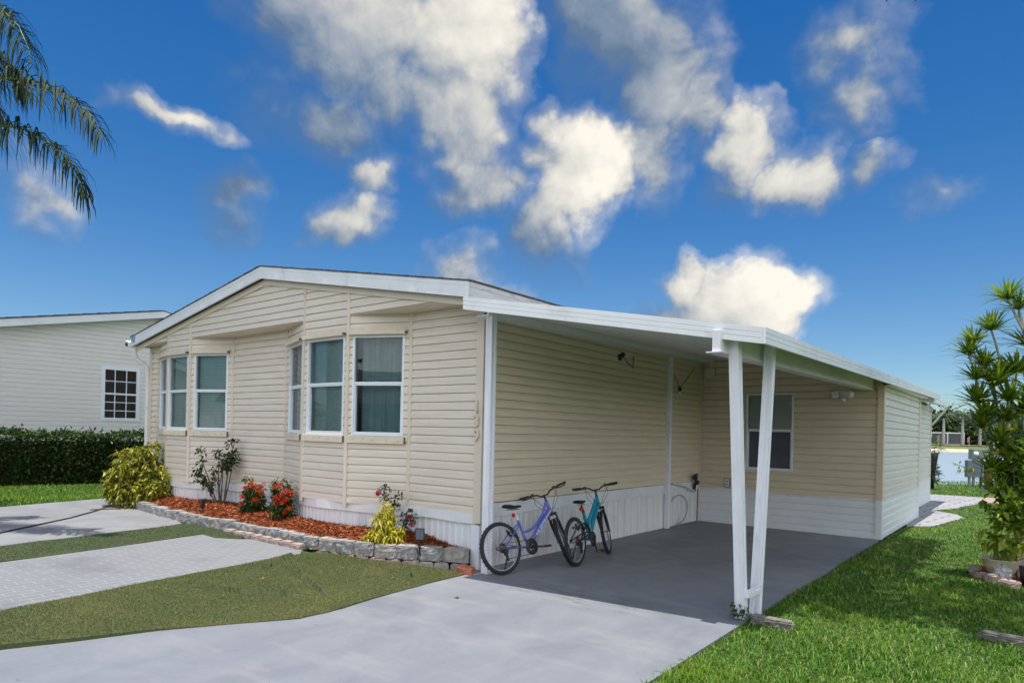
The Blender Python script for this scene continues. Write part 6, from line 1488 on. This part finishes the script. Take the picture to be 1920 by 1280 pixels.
# ------------------------------------------------------------------ cord, litter
tag(MB().tube([(x, y, gz(x, y) + .014) for x, y in [(-10.4, 1.9), (-11.13, 2.77), (-11.57, 3.26), (-12.17, 3.94), (-12.9, 4.58), (-13.82, 5.23)]], .010, 6).build('cord', M['rubber'], loc=(-11.5, 3.2, .12)), 'dark cord lying across the pale drive towards the golden shrub', 'cord')
me = rock_block('wood_strip', .62, .07, .025, 77, None, .004, .01, 2)
o = link_mesh('wood_strip', me, M['brown_wood'], loc=(-13.05, 4.85, .115)); o.rotation_euler = (0, 0, 1.3); tag(o, 'narrow brown wooden strip on the drive by the golden shrub', 'wood strip')
lits = [(-6.0, 3.2, 'on the turf near its lower edge'), (-5.75, 4.62, 'on the turf below the third edging block'), (-6.15, 4.75, 'on the turf before the bright yellow plant'), (-6.45, 2.55, 'on the turf towards the left frame edge'), (-8.72, 4.98, 'large and curled on the end of the dark turf strip'), (-5.9, 2.2, 'at the left lower edge of the turf'), (-6.3, 3.8, 'by the folded seam of the turf'), (-5.5, 4.9, 'on the turf near the corner end of the bed'), (-4.5, 4.9, 'on the sunlit slab near the shadow edge'), (-4.7, 10.9, 'on the slab before the inner post')]
for k, (x, y, wh) in enumerate(lits):
    z = (turf_z(x, y) + .02) if k not in (8, 9) else .004
    s_ = .12 if k == 4 else rnd.uniform(.04, .07)
    v, l, k4 = leaf_arrays(np.array([[x, y, z]]), np.array([[math.cos(k * 2.1), math.sin(k * 2.1), .25]]), s_, s_ * .45, .5, .1)
    tag(build_leaves('fallen_leaf', [(v, l, k4)], M['dead_leaf'], loc=(x, y, z)), 'dry tan fallen leaf ' + wh, 'leaf', 'fallen leaves')

# ------------------------------------------------------------------ across the street, behind the photographer (seen only in the window panes)
t = empty('street_house', (-9, -16, 0), 'brown brick house across the street, reflected in the window panes', 'house')
M['far_brick'] = paver_mat('brown brick wall', (.16, .10, .075), (.25, .22, .2), 0, .22, .075, 1.0)
MB().bb(-17, -3, -22, -16, 0, 2.9).build('wall', M['far_brick'], t)
MB().add([(-17.5, -15.4, 2.85), (-2.5, -15.4, 2.85), (-2.5, -19, 4.6), (-17.5, -19, 4.6), (-2.5, -22.6, 2.85), (-17.5, -22.6, 2.85)], [(0, 1, 2, 3), (3, 2, 4, 5), (0, 3, 5), (1, 4, 2)]).build('roof', M['shingle'], t)
for k, (x, y, h, wd) in enumerate([(-24, -17, 5.5, 6), (-14, -25, 6, 7), (1, -18, 4.6, 5.5), (9, -20, 5.2, 6)]):
    P0 = (x, y, 0); t = empty('street_tree', P0, 'leafy tree across the street, %s' % ('at the far left', 'behind the brick house', 'right of the brick house', 'at the far right')[k], 'tree')
    MB().tube([P0, (x, y, h * .5)], [.3, .12], 6).build('trunk', M['bark'], t)
    B = [(rng.normal(0, wd * .25), rng.normal(0, wd * .25), h * rng.uniform(.4, .85), wd * rng.uniform(.22, .34)) for _ in range(9)]; C = []
    for (bx, by, bz_, brr) in B: d = unit(rng.normal(0, 1, (150, 3))); C.append(np.array([x + bx, y + by, bz_]) + d * brr * rng.uniform(.5, 1.05, 150)[:, None])
    C = np.concatenate(C); build_leaves('crown', [leaf_arrays(C, rng.normal(0, 1, C.shape), rng.uniform(.4, .8, len(C)), rng.uniform(.3, .5, len(C)), .2, .2)], M['far_leaf'], t)
tag(MB().add([(-60, -14, -.02), (60, -14, -.02), (60, -4.0, -.02), (-60, -4.0, -.02)], [(0, 1, 2, 3)]).build('street', mat('asphalt', (.06, .06, .062), .9, .3, 3, .4, 90)), kind='structure')

# weeds at the post foot
t = empty('weed', (-2.12, 6.08, 0), 'small green weed sprouting at the foot of the paired carport posts', 'weed')
build_leaves('foliage', [cluster_leaves([(-2.13, 6.09, .05, .05), (-2.05, 6.1, .07, .05), (-2.16, 6.07, .11, .03)], 5200, 2, .045, .028, .4, .3, .1)], M['ix_leaf'], t)
stems_mb([[(-2.12, 6.09, -.02), (-2.13, 6.08, .06), (-2.16, 6.07, .12)], [(-2.1, 6.09, -.02), (-2.06, 6.1, .09)]], .004, .002).build('stem', M['ix_leaf'], t)
